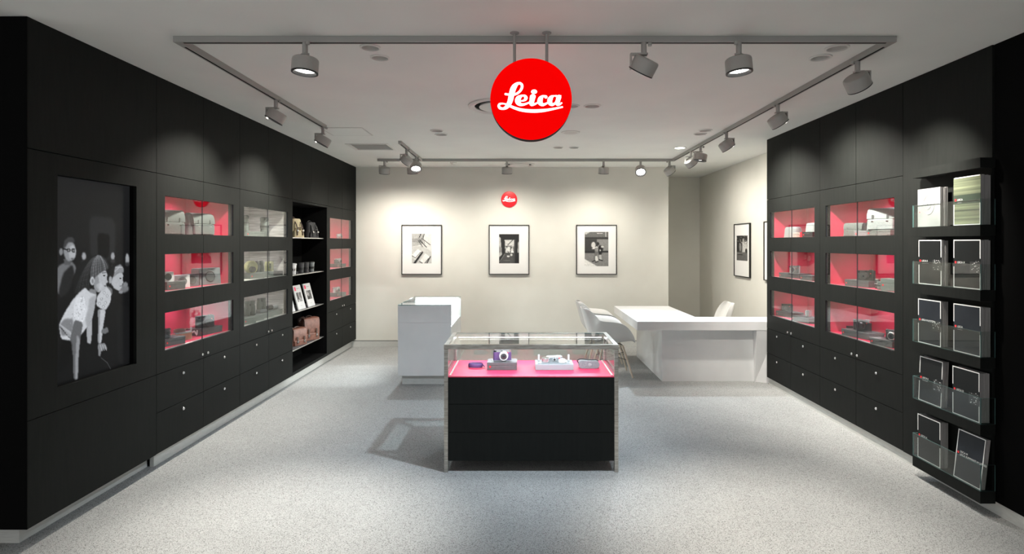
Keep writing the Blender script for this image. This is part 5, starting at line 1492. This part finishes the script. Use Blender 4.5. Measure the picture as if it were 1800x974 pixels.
# --- open shelf unit
zs = [z+0.0005 for z in SHELVES]
backpack('tan canvas backpack with dark straps on the top open shelf', on('L', 517, 0.15, zs[0]), FL(15), canvastan, leatherdark, 0.24, 0.13, 0.225)
backpack('black backpack on the top open shelf', on('L', 545, 0.14, zs[0]), FL(20), canvasblack, camblack, 0.20, 0.13, 0.20)
def mug(label, u, m, d=0.10):
    t = thing('lens_mug', label, 'mug', on('L', u, d, zs[1]), 0, group='lens-shaped mugs on the open shelf', local=True)
    h, r = 0.132, 0.034
    MB().lathe([(r*0.80, 0), (r*0.84, 0.004), (r*0.86, h*0.25), (r*0.90, h*0.27), (r*0.93, h*0.55), (r*0.98, h*0.57), (r, h*0.80), (r*1.08, h*0.82), (r*1.10, h*0.90)], (0,0,0), (0,0,1), 32).build('barrel', m, t)
    MB().lathe([(r*0.94, 0), (r*0.97, h*0.20)], (0, 0, h*0.31), (0,0,1), 32).build('grip_ring', camblack if m is not strapwhite else chrome, t)
    MB().lathe([(r*1.12, 0), (r*1.12, h*0.04), (r*0.98, h*0.07), (r*0.3, h*0.08)], (0, 0, h*0.902), (0,0,1), 32).build('lid', camblack if m is not strapwhite else plugwhite, t)
mug('white lens mug at the left end of the open shelf', 515.5, strapwhite)
mug('dark lens mug next to the white one', 529, boxdark)
mug('dark lens mug, third in the row on the open shelf', 538, boxdark, 0.11)
mug('pale lens mug at the right end of the row', 547.5, fabricpale, 0.10)

def leaning_card(label, y0, y1, pat):
    t = thing('display_card', label, 'card', (XS('L', 0.075), (y0+y1)/2, zs[2]), PI/2, group='leaning display cards on the open shelf', local=True)
    w, h, th = y1-y0, 0.285, 0.012
    k = 0.26
    f = lambda a, b, d: (a, d + k*b, b)
    def slab(name, a0, a1, b0, b1, d0, d1, m, par):
        mb = MB()
        v = [mb.bm.verts.new(f(a, b, d)) for d in (d0, d1) for a, b in ((a0,b0),(a1,b0),(a1,b1),(a0,b1))]
        for q in ((0,3,2,1),(4,5,6,7),(0,1,5,4),(1,2,6,5),(2,3,7,6),(3,0,4,7)):
            mb.bm.faces.new([v[i] for i in q])
        return mb.build(name, m, par, smooth=False)
    b = slab('board', -w/2, w/2, 0.001, h, 0, th, cardwhite, t)
    pnt = Paint(22, 20, 0.25)
    rs = np.random.RandomState(pat)
    for i in range(26):
        pnt.ell(rs.uniform(0,22), rs.uniform(0,20), rs.uniform(1,3), rs.uniform(1,4), rs.choice([0.1,0.5,0.75]), 1, 0.8)
    pw, b0, b1 = w*0.62, h*0.32, h*0.70
    print_grid('printed_photo', pnt, lambda s, q: f(-pw/2+s*pw, b1-q*(b1-b0), -0.0008), printmat, b)
    slab('printed_mark', -w*0.40, -w*0.20, h*0.78, h*0.93, -0.0008, -0.0002, printpink, b)
    slab('printed_heading', -w*0.12, w*0.25, h*0.85, h*0.875, -0.0008, -0.0002, printgrey, b)
    slab('printed_caption', -w*0.1, w*0.1, h*0.14, h*0.155, -0.0008, -0.0002, printgrey, b)
leaning_card('white display card cut off at the left of the shelf', 6.40, 6.62, 1)
leaning_card('white display card leaning in the middle of the shelf', 6.72, 6.945, 2)
leaning_card('white display card leaning at the right of the shelf', 7.03, 7.26, 3)
satchel('small brown leather satchel on the bottom open shelf', on('L', 521, 0.15, zs[3]), FL(25), 0.22, 0.11, 0.205)
satchel('tall brown leather satchel with two buckles on the bottom shelf', on('L', 542, 0.14, zs[3]), FL(30), 0.25, 0.12, 0.285)

# --- in the central showcase
ZF = CZF + 0.0005
def flo(u, v, z=ZF):
    y = (CAMZ-z)*F/(v-V0)
    return ((u-U0)*y/F, y, z)
t = thing('wrist_strap', 'purple leather wrist strap coiled at the left of the showcase', 'strap', (flo(837, 643)[0], 4.27, ZF), 0, local=True)
pts = [(0.052*math.cos(a), 0.030*math.sin(a), 0.016) for a in np.linspace(0, 2*PI*0.98, 40)]
MB().tube(pts, 0.01, 8, flat=(0.0035, 0.015)).build('band', campurple, t)
MB().tube([(0.050, 0.0, 0.018), (0.058, -0.006, 0.016), (0.068, -0.012, 0.006)], 0.004, 8).build('end_loop', campurple, t)
camera_box('charcoal box with red dot under the purple camera', ((-0.253-0.035)/2, 4.235, ZF), 0, 0.218, 0.14, 0.056)
camera('purple leather camera with silver top on charcoal box', (-0.145, 4.245, ZF+0.0565), 0, campurple, camsilver, 0.135, 0.085, 0.036, 0.040, 0.031, 0.012, ring=plugwhite)
t = thing('gift_tray', 'pale grey presentation tray holding white camera parts', 'tray', (0.240, 4.245, ZF), 0, local=True)
MB().box(-0.140, 0.140, -0.085, 0.085, 0, 0.044).build('tray_body', boxlight, t, bevel=0.003)
MB().box(-0.125, 0.125, -0.07, 0.07, 0.0443, 0.047).build('tray_insert', boxlight, t, bevel=0.001)
for x in (-0.112, 0.112):
    MB().box(x-0.007, x+0.007, 0.02, 0.035, 0.0472, 0.095).build('upright_strap', plugwhite, t, bevel=0.002)
camera('white camera lying in the middle of the pale tray', (0.245, 4.275, ZF+0.0475), 0, boxlight, plugwhite, 0.12, 0.034, 0.05, 0.012, 0.012, 0.0, ring=plugwhite)
t = thing('lens_pot', 'short silver lens with dark top on left of tray', 'lens', (0.178, 4.222, ZF+0.0475), 0, local=True)
MB().lathe([(0.027, 0), (0.030, 0.003), (0.030, 0.030), (0.026, 0.034)], (0,0,0), (0,0,1), 32).build('barrel', camsilver, t)
MB().lathe([(0.0255, 0), (0.002, 0.001)], (0,0,0.034), (0,0,1), 28).build('front_glass', lensglass, t)
t = thing('lens_hood', 'white domed lens cap on right of tray', 'lens', (0.300, 4.215, ZF+0.0475), 0, local=True)
MB().lathe([(0.028, 0), (0.031, 0.004), (0.028, 0.018), (0.018, 0.027), (0.003, 0.030)], (0,0,0), (0,0,1), 32).build('cap', plugwhite, t)
MB().lathe([(0.033, 0), (0.033, 0.003)], (0,0,0.0003), (0,0,1), 32).build('ring', camsilver, t)
t = thing('leather_case', 'grey leather oval camera case at the right of the showcase', 'camera case', (0.500, 4.245, ZF), 0, local=True)
prof = []
W2, H2 = 0.078, 0.058
for k in range(13):
    a = -PI/2 + PI*k/12; prof.append((W2-H2/2+H2/2*math.cos(a), H2/2+H2/2*math.sin(a)))
for k in range(13):
    a = PI/2 + PI*k/12; prof.append((-W2+H2/2+H2/2*math.cos(a), H2/2+H2/2*math.sin(a)))
MB().prism(prof, lambda a, b, y: (a, y, b), -0.03, 0.03).build('case_body', leathergrey, t, bevel=0.002)
MB().lathe([(0.013, 0), (0.013, 0.002), (0.010, 0.003)], (0.006, -0.0302, H2*0.5), (0, -1, 0), 28).build('emblem', fabricpale, t)
MB().tube([tuple(q) for q in catmull([(-0.075,0.01,0.035),(-0.085,0.0,0.055),(-0.06,0.0,0.066),(0.0,0.0,0.062),(0.05,0.0,0.060),(0.072,0.01,0.050)], 5)], 0.004, 8).build('carry_strap', camblack, t)

# --- inside the white counter
camera('white camera inside the glowing counter case', (-0.875, 6.60, 0.6535), PI/2, plugwhite, camsilver, 0.12, 0.075, 0.036, 0.035, 0.026, ring=plugwhite)
camera_box('pale box inside the glowing counter case', (-1.20, 6.85, 0.6535), -PI/2, 0.20, 0.13, 0.06, boxlight)
camera('silver camera on the pale box in the counter case', (-1.20, 6.85, 0.714), -PI/2, camblack, camsilver, 0.13, 0.08, 0.036, 0.04, 0.028)
